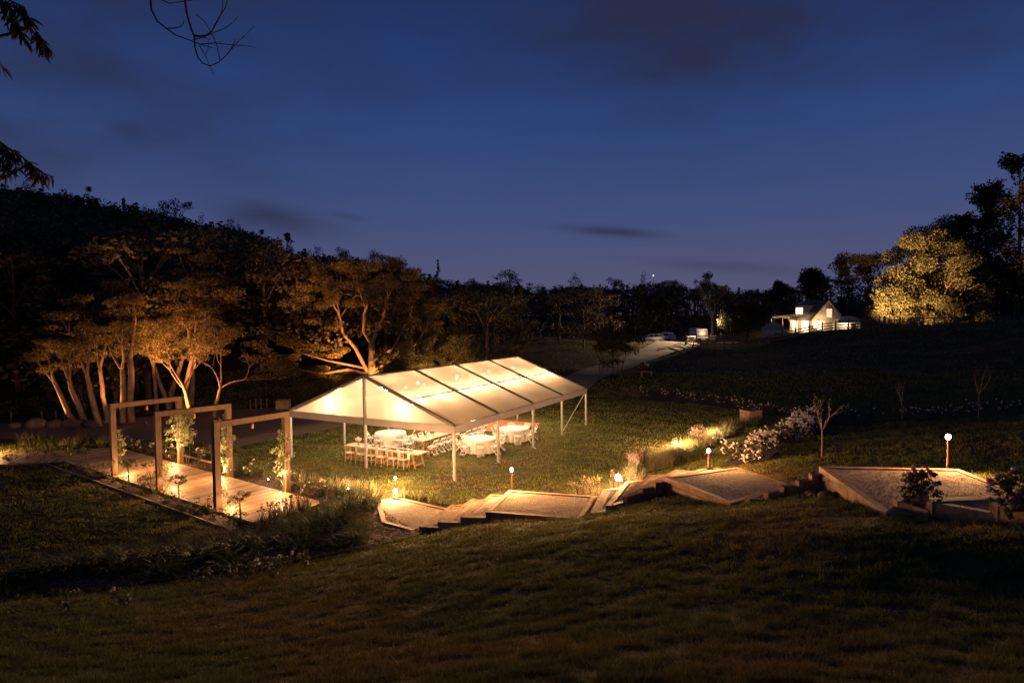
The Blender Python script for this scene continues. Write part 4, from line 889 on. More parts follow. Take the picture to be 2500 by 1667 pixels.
# ground lights at the arch feet
def deck_light(lb, p, watts, aim=None):
    t = thing('deck_light', lb, 'ground light', (*p[:2], .0), 0, 'small lights at the feet of the arches')
    MB().lathe((*p[:2], .03), [(.055, 0), (.055, .085), (.06, .095), (.045, .095)], 10).build('rim', M_DARKMET, t)
    MB().ball((*p[:2], .15), .042, 8, 5).build('bulb', M_SBULB, t); point('deck_lamp', (*p[:2], .5), watts*1.7, t, WARM, .04, .7)
    if aim is not None: spot('deck_spot', (*p[:2], .32), aim, 130, 60, .7, t, WARM2, .04)
nm = ('farthest', 'middle', 'nearest')
for i, (a, b, d) in enumerate(ARP):
    e = np.array([.8134, -.5817, 0]); deck_light('small ground light at the left foot of the %s arch' % nm[i], a+d*.42+e*.30, 34); deck_light('small ground light at the right foot of the %s arch' % nm[i], b-d*.42+e*.16, 36, b*[1, 1, 0]+[0, 0, 2.2])
# climbing roses
def vine(lb, foot, top, side, n, seed, rad=.3, zmin=.2):
    rng = np.random.default_rng(seed); t = thing('climbing_rose', lb, 'climber', (foot[0], foot[1], 0), 0, 'climbing roses on the arches'); mb = MB(); Cn = []
    for k in range(5):
        p = foot+rng.normal(0, .07, 3)*[1, 1, 0]; pts = [p]
        for j in range(7): p = p+np.array([rng.normal(0, .07)+side[0]*.03, rng.normal(0, .07)+side[1]*.03, top/7]); pts.append(p)
        mb.tube(pts, np.linspace(.012, .004, 8), 4, False)
        for j in range(2, 8): 
            q = pts[j]+rng.normal(0, .12, 3); mb.tube([pts[j], q+side*.1], .004, 3, False)
    for k in range(int(n/26)):
        z = rng.triangular(zmin, top*.62, top*1.04); w = rad*(1.25-abs(z/top-.6)); c = foot+np.array([rng.normal(0, w*.5)+side[0]*w*.6, rng.normal(0, w*.5)+side[1]*w*.6, z]); Cn.append(ellip(rng, 26, c, .15, .9))
    mb.build('stems', M_STRAP, t); V, F = leafset(np.concatenate(Cn), .036, rng, .6); mesh_obj('foliage', V, F, M_LEAFV, t)
dn = np.array([DN[0], DN[1], 0.])
vine('small climbing rose on the left post of the farthest arch', ARP[0][0]+dn*.16, 2.25, dn*1, 420, 1, .16)
vine('bushy climbing rose covering the right post of the farthest arch', ARP[0][1]+dn*.05+[.2, -.1, 0], 2.75, -dn*.3, 2600, 2, .5, .9)
vine('climbing rose on the right post of the middle arch', ARP[1][1]-dn*.12, 3.0, -dn*.4, 1500, 3, .32, .2)
vine('climbing rose on the right post of the nearest arch', ARP[2][1]-dn*.15, 2.7, -dn*.3, 900, 4, .28, .4)
vine('thin climbing rose at the left foot of the nearest arch', ARP[2][0]+dn*.2, 1.1, dn*.1, 180, 5, .18, .2)
vine('climbing rose at the left foot of the middle arch', ARP[1][0]+dn*.15, 1.3, dn*.2, 420, 6, .22, .2)
# standard roses (little ball-topped trees) and low rose bushes
def standard(lb, p, h, seed, leafm=None, n=300, grp='standard roses along the boardwalk'):
    rng = np.random.default_rng(seed); t = thing('standard_rose', lb, 'rose tree', p, 0, grp); mb = MB(); tips = []
    mb.tube([p, p+[.01, .01, h*.35], p+[-.01, 0, h*.62]], [.02, .017, .015], 6, False); mb.tube([p+[.05, .02, 0], p+[.03, .0, h*.6]], .012, 4)
    for k in range(5): a = k*1.26+rng.normal(0, .3); grow(mb, rng, p+np.array([0, 0, h*.6]), [math.cos(a)*.8, math.sin(a)*.8, .7], h*.17, .009, 1, tips, (2, 4), .6, .15, .2, .8, 3, 4, True)
    mb.build('stem', M_BARKD, t); V, F = cloud(tips, rng, max(4, n//len(tips)), .11, .8, .038, .55, 0); mesh_obj('crown', V, F, leafm or M_STRAP, t)
for i, (px, py, hp, lb) in enumerate(((213, 1150, 1.25, 'standard rose left of the farthest arch, standing in the dark bed'), (313, 1183, 1.25, 'standard rose between the farthest and the middle arch'), (436, 1233, 1.3, 'standard rose in front of the middle arch'), (586, 1284, 1.35, 'large standard rose in front of the nearest arch'), (644, 1183, 1.2, 'standard rose behind the boardwalk between the two nearer arches'), (517, 1143, 1.2, 'standard rose behind the boardwalk by the middle arch'), (797, 1224, 1.55, 'tall dark standard rose between the nearest arch and the path lamp'), (405, 1120, 1.1, 'standard rose behind the boardwalk by the farthest arch'))):
    standard(lb, at(px, py, .05), hp, 700+i)
def bush(name, lb, p, r_, h_, seed, leafm, n=260, flowers=0, fm=None, grp=None, fs=.035, size=.036):
    rng = np.random.default_rng(seed); t = thing(name, lb, 'bush', p, 0, grp); mb = MB(); tips = []
    for k in range(6): a = rng.uniform(0, 6.28); grow(mb, rng, p, [math.cos(a)*r_/h_, math.sin(a)*r_/h_, 1], h_*.55, .010, 1, tips, (2, 4), .55, .15, .18, .8, 3, 4, True)
    mb.build('stems', M_BARKD, t); V, F = cloud(tips, rng, max(3, n//len(tips)), r_*.36, .8, size, .55, .12); mesh_obj('foliage', V, F, leafm, t)
    if flowers:
        fb = MB()
        for k in range(flowers):
            q, d = tips[int(rng.integers(len(tips)))]; c = q+rng.normal(0, r_*.16, 3)+[0, 0, .05+r_*.14]
            for j in range(3): fb.ball(c+rng.normal(0, fs*.6, 3), fs*rng.uniform(.6, .95), 5, 3, (1, 1, .7))
        fb.build('flowers', fm or M_PETAL, t)['kind'] = 'stuff'
BG = 'low rose bushes in the boardwalk beds'
for i, (px, py, r_, h_, lb) in enumerate(((24, 1128, .3, .42, 'first small rose bush from the left edge, dark against the boardwalk'), (65, 1124, .32, .5, 'second small rose bush from the left edge'), (102, 1122, .36, .5, 'third small rose bush from the left edge'), (135, 1120, .4, .6, 'taller branching rose bush, fourth from the left edge'), (168, 1120, .36, .45, 'small rose bush with pale blooms at the corner of the boardwalk'), (262, 1168, .4, .8, 'leggy rose bush left of the farthest arch post'), (363, 1205, .5, .75, 'leafy rose bush left of the middle arch post'), (410, 1218, .42, .5, 'low rose bush right of the middle arch post'), (500, 1250, .45, .6, 'thin rose bush left of the nearest arch post'), (560, 1268, .4, .5, 'dark rose bush right of the nearest arch post'), (366, 1190, .2, 1.1, 'tall thin rose shoot left of the middle arch'))):
    bush('rose_bush', lb, at(px, py, .04), r_, h_, 720+i, M_STRAP, 240, 2 if i == 4 else 0, grp=BG)
for i, f in enumerate(np.linspace(.06, .97, 17)):
    q = dk(MAIN_S0+(MAIN_S1-MAIN_S0)*f+R.uniform(-.2, .2), R.uniform(11.75, 12.1)); bush('low_bed_plant', 'small leafy plant in the bark bed before the boardwalk, %s' % ('left of the farthest arch' if f < .35 else 'between the arches' if f < .8 else 'near the nearest arch'), np.array([q[0], q[1], .04]), .24, R.uniform(.2, .42), 1600+i, M_STRAP, 130, 0, grp='small plants in the boardwalk bed')
WG = 'white roses behind the boardwalk'
for i, (px, py) in enumerate(((305, 1095), (325, 1098), (345, 1104), (365, 1108), (385, 1115), (485, 1130), (420, 1122), (620, 1165), (745, 1210), (775, 1212), (690, 1180), (715, 1195))):
    bush('white_rose_bush', 'low white-flowering rose bush in the bed on the marquee side of the boardwalk', at(px, py, .05), .38, .62, 760+i, M_STRAP, 200, 6, grp=WG, fs=.045)
# strappy clumps
def clump(name, lb, p, n, L, w, droop, lean, seed, m, grp=None, stalks=0, hm=None, rad=.16):
    rng = np.random.default_rng(seed); t = thing(name, lb, 'grass clump', p, 0, grp); V, F = blades(rng, n, p, rad, L, w, droop, lean); mesh_obj('leaves', V, F, m, t)
    if stalks:
        sb = MB(); hb = MB()
        for k in range(stalks):
            a = rng.uniform(0, 6.28); e = np.array([math.cos(a), math.sin(a), 0])*rng.uniform(.05, .4)*L; q = p+e+[0, 0, L*rng.uniform(1.0, 1.5)]; sb.tube([p+e*.2, p*.4+q*.6-e*.1*np.array([1, 1, 0]), q], .006, 3, False)
            for j in range(3): hb.ball(q+rng.normal(0, .03, 3)*[.6, .6, 1.3], .014 if hm is M_PINK else .02, 4, 3)
        sb.build('stalks', M_STRAP if hm is M_PINK else M_BARKD, t); hb.build('flower_heads', hm or M_BARKD, t)['kind'] = 'stuff'
CG = 'strappy clumps beside the far end of the boardwalk'
for i, (px, py, L, m, lb) in enumerate(((62, 1085, .95, M_STRAP, 'bright strappy clump at far left, lit by the path light'), (85, 1083, .95, M_STRAP, 'second bright strappy clump from the left'), (110, 1083, .8, M_STRAP, 'leaning strappy clump right of the bright ones'), (132, 1085, .7, M_STRAP, 'low olive clump between the bright clumps and the tall dark one'), (158, 1085, .6, M_STRAW, 'soft brownish tussock left of the tall dark clump'), (185, 1083, .7, M_STRAW, 'wispy tussock before the boulders'), (222, 1080, 1.15, M_STRAP, 'tall dark flax-like clump left of the farthest arch'), (250, 1082, .7, M_STRAW, 'soft tussock just left of the farthest arch'), (300, 1085, .7, M_STRAP, 'dark low clump behind the farthest arch'))):
    clump('strappy_clump', lb, at(px, py, .03), 110, L, .035, .7, .6, 800+i, m, CG, rad=.3)
IG = 'iris clumps along the lawn edge'
for i, (px, py) in enumerate(((580, 1150), (600, 1155), (618, 1160), (638, 1163), (655, 1165), (675, 1170), (730, 1180), (752, 1188), (775, 1190), (800, 1193), (822, 1196), (845, 1199), (868, 1202), (890, 1206), (912, 1208), (745, 1200), (790, 1208), (830, 1212), (875, 1218), (570, 1140))):
    clump('iris_clump', 'strappy clump along the marquee lawn, %s' % ('behind the middle arch' if px < 645 else 'just right of the nearest arch' if px < 760 else 'pale in lamplight by the dark standard rose' if px < 830 else 'pale in lamplight left of the lowest lamp'), at(px, py, .03), 70, .62, .032, .25, .45, 830+i, M_STRAW if 5 < i < 15 else M_STRAP, IG, rad=.22)
for i, (px, py) in enumerate(((1010, 1222), (1035, 1226), (1062, 1232), (1088, 1238), (985, 1216), (1112, 1242))):
    clump('iris_clump', 'small strappy clump at the back edge of the lowest gravel landing', at(px, py, .03), 50, .42, .03, .3, .5, 860+i, M_STRAP, 'clumps behind the lowest landing', rad=.15)
# dark planted bank in front of the boardwalk
FG = 'dark flax clumps on the mulched bank'
for i, (px, py, L) in enumerate(((853, 1265, 1.35), (890, 1250, 1.2), (910, 1240, 1.0), (767, 1310, 1.15), (740, 1330, 1.0), (800, 1300, 1.1), (830, 1290, 1.1), (700, 1325, .9), (720, 1350, .8), (660, 1340, .9), (620, 1350, .8), (580, 1345, .8), (530, 1355, .8), (480, 1370, .9), (430, 1360, .8), (380, 1375, .8), (330, 1370, .8), (260, 1380, .8), (200, 1390, .9), (140, 1400, .8), (80, 1410, .8), (30, 1420, .9), (300, 1400, .7), (400, 1405, .7), (560, 1385, .7), (640, 1372, .7))):
    p = at(px, py, .1); z = h1(p[0], p[1]); p = at(px, py, z); z = h1(p[0], p[1]); p = np.array([p[0], p[1], z+.03])
    clump('flax_clump', ('dark arching flax clump on the bank, %s' % ('between the boardwalk end and the lowest landing' if px > 650 else 'below the nearest arch' if px > 450 else 'along the lower lawn, left of the arches' if px > 220 else 'at the left edge of the photo')) if i > 2 else ('big flax clump left of the brightest path lamp, leaning over the gravel', 'flax clump just left of the lowest gravel landing', 'flax clump whose leaf tips touch the lowest landing')[i], p, 120 if L > 1 else 80, L, .045, .75, .7, 880+i, M_STRAP, FG, rad=.25)
rngc = np.random.default_rng(55)
for i in range(16):
    px, py = rngc.uniform(690, 880), rngc.uniform(1270, 1340)
    if px > 900 and py < 1300: py = 1306+rngc.uniform(0, 15)
    p = at(px, py, .3)
    for _ in range(4): p = at(px, py, h1(p[0], p[1]))
    clump('flax_clump', 'smaller flax clump scattered among the bigger ones near the lowest landing', p, 70, rngc.uniform(.5, .95), .04, .7, .7, 1500+i, M_STRAP, FG, rad=.25)
DG = 'dried flower stalks by the boardwalk end'
for i, (px, py) in enumerate(((660, 1272), (678, 1262), (695, 1255), (712, 1248), (730, 1243), (640, 1282), (750, 1240), (672, 1285), (705, 1270), (740, 1265))):
    p = at(px, py, .05); p[2] = h1(p[0], p[1])+.03
    clump('dried_flower_stalks', 'dark dried flower stalks standing before the lit end of the boardwalk', p, 30, .5, .02, .4, .7, 920+i, M_STRAP, DG, 12, M_BARKD, rad=.2)
for i, (px, py, fl_) in enumerate(((563, 1385, 1), (628, 1368, 1), (650, 1374, 3), (660, 1360, 2), (695, 1365, 2), (746, 1356, 2), (168, 1491, 1), (306, 1472, 2), (498, 1404, 1), (671, 1395, 1), (600, 1388, 1))):
    p = at(px, py, .7); z = h1(p[0], p[1]); p = at(px, py, z+.45); p[2] = h1(p[0], p[1])
    bush('white_rose', 'white rose blooming on the dark bank in front, %s' % ('one of the small scattered blooms',)[0] if i > 5 else ('single round white rose, left of the cluster on the dark bank', 'white rose at the left of the bloom cluster on the dark bank', 'biggest cluster of white roses on the dark bank', 'pair of white roses above the biggest cluster', 'tall white rose right of the biggest cluster', 'small white rose farthest right on the dark bank')[i], p, .22, .42, 940+i, M_STRAP, 120, fl_, grp='white roses on the dark bank', fs=.055, size=.045)
# bark chips on the bank
def chips(poly, n, seed, name='bark_chips', m=M_CHIP, size=.035):
    r = np.random.default_rng(seed); P = np.array(poly); lo, hi = P.min(0), P.max(0); q = r.uniform(lo, hi, (n*3, 2)); q = q[inpoly(q[:, 0], q[:, 1], P)][:n]
    V, F = leafset(np.c_[q, H(q[:, 0], q[:, 1])+.06], size, r, .4); V[:, 2] = np.repeat(H(q[:, 0], q[:, 1])+.062, 4)+(V[:, 2]-np.repeat(H(q[:, 0], q[:, 1])+.06, 4))*.35
    o = mesh_obj(name, V, F, m); tag(o, 'scattered bark chips on the planting beds', 'bark mulch', kind='stuff')
chips(BANKP, 22000, 5, size=.045); chips([tuple(dk(MAIN_S0-.5, 11.65)), tuple(dk(MAIN_S1, 11.6)), tuple(dk(MAIN_S1, 12.2)), tuple(dk(MAIN_S0-.5, 12.2))], 7000, 6, size=.05); chips([tuple(dk(MAIN_S0+.6, 15.2)), tuple(dk(MAIN_S1, 15.2)), tuple(dk(MAIN_S1, 16.3)), tuple(dk(MAIN_S0+.6, 16.3))], 6000, 7, size=.05)
# grasses and lavender on the slope at the right of the lawn
SG = 'blond grasses beside the middle landing'
for i in range(46):
    f = i/45; px = 1545+(1790-1545)*f+R.normal(0, 8); py = 1168-(1168-1046)*f**1.05+R.normal(0, 5); z = .9+.0*f; 
    p = at(px, py, .5)
    for _ in range(4): p = at(px, py, h1(p[0], p[1]))
    pink = i in (0, 1, 2, 3, 4, 27, 28, 29, 30)
    clump('lavender' if pink else 'blond_grass', 'lavender with pink flower spikes beside the %s' % ('brightest lamp' if i < 8 else 'wooden planter box') if pink else 'blond lamp-lit tussock on the slope between the landing and the wooden planter box', p, 150, .85 if not pink else .75, .018, .5, .7, 1000+i, M_STRAW, 'lavender clumps by the lawn' if pink else SG, 44 if pink else 0, M_PINK, rad=.32)
for i, (px, py) in enumerate(((1660, 1130), (1690, 1128), (1715, 1122), (1750, 1080), (1770, 1070), (1800, 1050), (1820, 1046), (1840, 1042), (1705, 1115))):
    p = at(px, py, .5)
    for _ in range(4): p = at(px, py, h1(p[0], p[1]))
    clump('green_clump', 'upright green strappy clump among the blond grasses, %s' % ('close behind the middle landing' if px < 1730 else 'towards the planter box'), p, 90, .75, .03, .4, .5, 1040+i, M_STRAP, 'green clumps among the blond grasses', rad=.22)
for i, (px, py) in enumerate(((1410, 1208), (1425, 1206), (1440, 1206), (1456, 1204), (1395, 1208), (1500, 1195), (1520, 1188), (1540, 1180))):
    p = at(px, py, .3)
    for _ in range(4): p = at(px, py, h1(p[0], p[1]))
    clump('dried_lavender', 'pale dried lavender left of the brightest lamp' if i < 5 else 'pale dried lavender right of the brightest lamp', p+np.array([0, R.uniform(-.3, .3), 0]), 60, R.uniform(.3, .55), .012, .4, .7, 1060+i, M_STRAW, 'dried lavender near the brightest lamp', 14, M_STRAW, rad=.2)
for i, (px, py, w_) in enumerate(((1568, 1172, 40), (1690, 1102, 40), (1775, 1066, 40), (655, 1180, 16), (850, 1203, 20))):
    p = at(px, py, .5 if i < 3 else 0)
    for _ in range(4): p = at(px, py, h1(p[0], p[1]))
    if i < 3: p = p-np.array([.95, .35, 0]); p[2] = h1(p[0], p[1])
    t = thing('ground_spotlight', ('ground light hidden in the blond grasses beside the brightest lamp', 'ground light hidden in the middle of the blond grasses', 'ground light in the blond grasses below the planter box', 'ground light hidden in the rose bed by the nearest arch', 'ground light hidden in the pale iris clumps at the lawn edge')[i], 'spotlight', p, 0, 'ground lights hidden in the planting')
    MB().lathe(p, [(.04, 0), (.055, .02), (.055, .16), (.045, .17)], 10).build('housing', M_DARKMET, t); MB().ball(p+[0, 0, .19], .03, 8, 5).build('bulb', M_SBULB, t); point('garden_light', p+[0, 0, .75], w_*(1.7 if i < 3 else 1), t, WARM2, .05, .12)
# bed of white roses on the right slope
rngb = np.random.default_rng(31); k = 0
while k < 34:
    f = rngb.uniform(0, 1)**.85; w = rngb.uniform(.08, .92)
    A = np.array([np.interp(f, [0, .33, .66, 1], [q[j] for q in BEDL[0]]) for j in (0, 1)]); B = np.array([np.interp(f, [0, .33, .66, 1], [q[j] for q in BEDL[1]]) for j in (0, 1)]); q = A*(1-w)+B*w
    bush('white_flower_bush', 'white-blooming bush of the thick bed right of the grasses, %s' % ('beside the middle landing' if f < .3 else 'in its middle' if f < .65 else 'by the bare young tree'), np.array([q[0], q[1], h1(q[0], q[1])]), .7, .62, 1100+k, M_LEAFD, 340, 30, grp='white flower bed on the right slope', fs=.05, size=.06); k += 1
# flower border at the back of the lawn and across the dark slope
hb = np.array(BEDH); dcum = np.r_[0, np.cumsum(np.hypot(*np.diff(hb, axis=0).T))]
for k in range(46):
    s = dcum[-1]*(k+.5+rngb.uniform(-.4, .4))/46; x = np.interp(s, dcum, hb[:, 0])*1.03+rngb.normal(0, .3); y = np.interp(s, dcum, hb[:, 1])*1.03+rngb.normal(0, .3)
    bush('border_flower', 'dim white-dotted flower clump in the border %s' % ('behind the far corner of the marquee lawn', 'behind the lawn, left of the planter box', 'just right of the planter box', 'between the two dim bare trees', 'at the right edge, past the tallest bare tree')[min(4, int(s/dcum[-1]*5))], np.array([x, y, h1(x, y)]), .55, .55, 1200+k, M_LEAFD, 90, int(rngb.integers(2, 9)), grp='flower border behind the lawn', fs=.05, size=.07)
# ------------------------------------------------------------------ path lamps
def path_lamp(lb, base, h, watts, cap_r=.05, aim=None):
    t = thing('path_lamp', lb, 'lamp', base, 0, 'copper path lamps'); b = np.array(base, float)
    MB().tube([b-[0, 0, .1], b+[0, 0, h-.10]], .028, 8).build('pole', M_COPPER, t)
    MB().lathe(b+[0, 0, h-.11], [(.028, 0), (.05, .012), (.05, .03), (.03, .035)], 10).build('collar', M_COPPER, t)
    MB().ball(b+[0, 0, h], cap_r, 10, 7, (1, 1, 1.15)).build('bulb', M_BULB, t); (point('path_light', b+[0, 0, h+.14], watts*3.0, t, WARM, .05, .25) if aim is None else spot('path_light', b+[0, -.1, h], aim, watts*3.4, 145, .5, t, WARM, .05))
def lampat(lb, px, py, d, h, watts, rad=.05, aim=None):
    p = atd(px, py, d); path_lamp(lb, (p[0], p[1], p[2]-h), h, watts, rad, aim)
lampat('very bright low path lamp at the back of the lowest gravel landing', 965, 1198, 24.6, .36, 85, .085)
lampat('small low path lamp just behind the very bright one at the lawn edge', 965, 1166, 26.8, .36, 36, .05)
lampat('copper path lamp on a post behind the first landing, nearest the marquee', 1249, 1146, 23.5, .80, 85, .06)
lampat('brightest path lamp of all, in the middle beside the curved steps', 1509, 1165, 23.6, .75, 135, .115)
lampat('farthest path lamp, at the lawn edge before the planter box', 1649, 1079, 33, .62, 80, .06)
lampat('copper path lamp on a post behind the middle landing', 1730, 1100, 23.0, .72, 46, .07)
lampat('copper path lamp on a tall post at the back of the largest landing', 2315, 1066, 18.2, 1.0, 62, .07, (11.2, 14.6, 2.6))
# a low path light off the left edge rakes across the boardwalk branch
c = BR_A+BRD*6.2-BRN*.35
t = thing('path_lamp', 'low path light among the bright strappy clumps at far left', 'lamp', (c[0], c[1], .05), 0, 'copper path lamps')
MB().tube([(c[0], c[1], 0), (c[0], c[1], .2)], .03, 8).build('pole', M_COPPER, t); MB().ball((c[0], c[1], .25), .045, 8, 6).build('bulb', M_SBULB, t); point('path_light', (c[0], c[1], .45), 110, t, WARM, .05, .3)
# ------------------------------------------------------------------ planter boxes, rocks, stakes
def crate(lb, p, w, d_, h_, rz, nb=4):
    t = thing('planter_box', lb, 'planter', p, rz, 'wooden planter boxes'); p = np.array(p, float); X = np.array([math.cos(rz), math.sin(rz), 0]); Y = np.array([-X[1], X[0], 0])
    for k in range(nb):
        z = h_*(k+.5)/nb; bh = h_/nb-.006
        for s_ in (-1, 1):
            MB().bar(p+Y*s_*(d_/2-.02)-X*w/2+[0, 0, z], p+Y*s_*(d_/2-.02)+X*w/2+[0, 0, z], .04, bh).build('board', M_SLEEPER, t)
            MB().bar(p+X*s_*(w/2-.02)-Y*(d_/2-.042)+[0, 0, z], p+X*s_*(w/2-.02)+Y*(d_/2-.042)+[0, 0, z], .04, bh).build('board', M_SLEEPER, t)
    for a in (-1, 1):
        MB().bar(p+Y*a*(d_/2)-X*(w/2+.02)+[0, 0, h_+.02], p+Y*a*(d_/2)+X*(w/2+.02)+[0, 0, h_+.02], .09, .035).build('rim_board', M_SLEEPER, t)
        MB().bar(p+X*a*(w/2)-Y*(d_/2-.046)+[0, 0, h_+.02], p+X*a*(w/2)+Y*(d_/2-.046)+[0, 0, h_+.02], .09, .034).build('rim_board', M_SLEEPER, t)
        for b_ in (-1, 1): MB().bar(p+X*a*(w/2+.012)+Y*b_*(d_/2-.05)+[0, 0, 0], p+X*a*(w/2+.012)+Y*b_*(d_/2-.05)+[0, 0, h_], .024, .08).build('corner_post', M_SLEEPER, t)
    MB().box(p+[0, 0, h_*.42], (w-.1, d_-.1, h_*.84), rz).build('soil', M_MULCH, t)
p = at(1833, 1030, .6); p[2] = h1(p[0], p[1]); p = at(1833, 1030, p[2]); crate('square wooden planter box at the right corner of the lawn, above the blond grasses', (p[0], p[1], h1(p[0], p[1])), .95, .86, .74, .35)
p = atd(692, 1000, 50); crate('wooden box at the far side of the gravel yard, left of the marquee', (p[0], p[1], h1(p[0], p[1])), .95, .9, .72, .2)
p = atd(1578, 896, 62); t = thing('garden_bench', 'pale low timber bench by the driveway, in front of a dark shrub', 'bench', (p[0], p[1], h1(p[0], p[1])-.0), 0); z = h1(p[0], p[1])
MB().box((p[0], p[1], z+.48), (1.3, .4, .07), .1).build('seat', M_SLEEPER, t)
for s_ in (-.5, .5): MB().box((p[0]+s_, p[1]+s_*.1, z+.2), (.08, .36, .48), .1).build('leg', M_SLEEPER, t)
bush('border_flower', 'dark shrub with white flowers behind the low bench at the driveway', np.array([p[0]+.1, p[1]+1.2, h1(p[0], p[1]+1.2)]), .8, 1.0, 1290, M_LEAFD, 260, 5, fs=.07, size=.09)
RK = [(88, 1043, .55, 'large pale boulder at the left edge of the gravel yard'), (36, 1044, .34, 'smaller boulder left of the large pale one'), (137, 1042, .42, 'rounded boulder right of the large pale one'), (176, 1043, .5, 'long low boulder before the leaning trunks'), (222, 1043, .38, 'boulder beside the clump left of the farthest arch')]
for i, (px, py, r_, lb) in enumerate(RK):
    p = at(px, py, .0); mb = MB(); rng = np.random.default_rng(1300+i); mb.ball(p+[0, 0, r_*.45], r_, 12, 8, (1.35, .9, .75), .07, rng); o = mb.build('boulder', M_ROCK, None, True); tag(o, lb, 'boulder', 'boulders beside the gravel yard')
for i, (x, y, z, r_, lb) in enumerate(((8.55, 17.35, 2.12, .22, 'dark round rock beside the timber steps under the largest landing'), (8.35, 16.9, 2.2, .15, 'smaller rock in front of the dark round one beside the steps'), (8.6, 16.6, 2.3, .22, 'flat rock against the sleeper wall of the largest landing'))):
    mb = MB(); rng = np.random.default_rng(1320+i); mb.ball((x, y, z+.1), r_, 10, 7, (1.2, 1, .8), .08, rng); tag(mb.build('rock', M_ROCK, None, True), lb, 'rock', 'rocks by the timber steps')
for i, (px, py) in enumerate(((28, 1035), (103, 1032), (137, 1030), (158, 1030), (195, 1031), (612, 1000), (625, 998), (638, 997), (652, 996))):
    p = at(px, py, .0); z = h1(p[0], p[1]); o = MB().box((p[0], p[1], z+.4), (.07, .07, .85)).build('marker_stake', M_RAIL); tag(o, ('short wooden stake behind the boulders at far left' if i < 5 else 'short pale stake in the dark beyond the gravel yard'), 'stake', 'short stakes at the yard edge')
# flower arrangements
def arrangement(lb, p, r_, h_, seed, reds):
    rng = np.random.default_rng(seed); p = np.array(p, float); t = thing('flower_arrangement', lb, 'flower pot', p, 0, 'flower arrangements on the right steps')
    MB().lathe(p, [(.10, 0), (.13, .03), (.155, .12), (.165, .2), (.175, .235), (.165, .235), (.14, .17), (.05, .16)], 18, lambda a, z: .03*math.sin(z*120)).build('pot', M_CERAM, t)
    mb = MB(); Cn = []
    for k in range(80):
        d = nrm(rng.normal(0, 1, 3)*[1, 1, .7]+[0, 0, .35]); e = p+[0, 0, .24]+d*np.array([r_, r_, h_])*rng.uniform(.6, 1.0); mb.tube([p+[0, 0, .2], p*.5+e*.5+[0, 0, .05], e], .006, 3, False); Cn.append(ellip(rng, 16, e, .075, .8))
    mb.build('stems', M_STRAP, t); V, F = leafset(np.concatenate(Cn), .045, rng, .5); mesh_obj('foliage', V, F, M_STRAP, t); fb = {0: MB(), 1: MB(), 2: MB()}
    for k in range(26):
        d = nrm(rng.normal(0, 1, 3)*[1, 1, .6]+[0, -.1, .55]); c = p+[0, 0, .26]+d*np.array([r_, r_, h_])*rng.uniform(.86, 1.05); kk = 0 if k < 12 else 1 if k < 12+reds else 2
        for j in range(10): a = j*.9; fb[kk].ball(c+np.array([math.cos(a)*.035, math.sin(a)*.035, .012*(j % 3)])*(1.2 if kk == 1 else .9), .034, 5, 3, (1, 1, .6))
        fb[kk].ball(c+[0, 0, .03], .025, 6, 4)
    [o.__setitem__('kind', 'stuff') for o in (fb[0].build('white_flowers', M_PETAL, t), fb[1].build('coral_flowers', M_RED, t), fb[2].build('pink_flowers', M_PINK, t))]
arrangement('bushy flower arrangement with a coral bloom, on the lower right step', (9.22, 13.75, 3.10), .40, .62, 71, 5)
arrangement('large flower arrangement in a ribbed pot on the top step at the right edge', (9.98, 12.05, 3.48), .46, .55, 72, 6)
# garland and candles on the front table
rng = np.random.default_rng(17); Cn = np.concatenate([ellip(rng, 18, mq(1.38+rng.normal(0, .03), v, .79), .09, .5) for v in np.linspace(3.5, 6.1, 40)]); V, F = leafset(Cn, .03, rng, .5)
o = mesh_obj('greenery_garland', V, F, M_LEAF2); tag(o, 'greenery garland laid along the middle of the front trestle table', 'garland')
for i, v in enumerate((3.6, 4.25, 4.9, 5.55, 6.0)):
    o = MB().lathe(mq(1.22, v, .764), [(.025, 0), (.035, .01), (.04, .08), (.034, .08), (.03, .02)], 10).build('candle_glass', M_WHITE); tag(o, 'small white candle glass on the front table, %s' % ('nearest its right end', 'second from its right end', 'in the middle of the row', 'second from the left of the row', 'leftmost of the row')[i], 'candle', 'candle glasses on the front table')
gb = MB()
for k in range(12):
    c = mq(1.38+rng.normal(0, .05), rng.uniform(4.6, 5.4), .84)
    for j in range(5): gb.ball(c+rng.normal(0, .02, 3), .025, 5, 3)
o = gb.build('table_flowers', M_PETAL); tag(o, 'small white blooms tucked into the middle of the table garland', 'flowers')
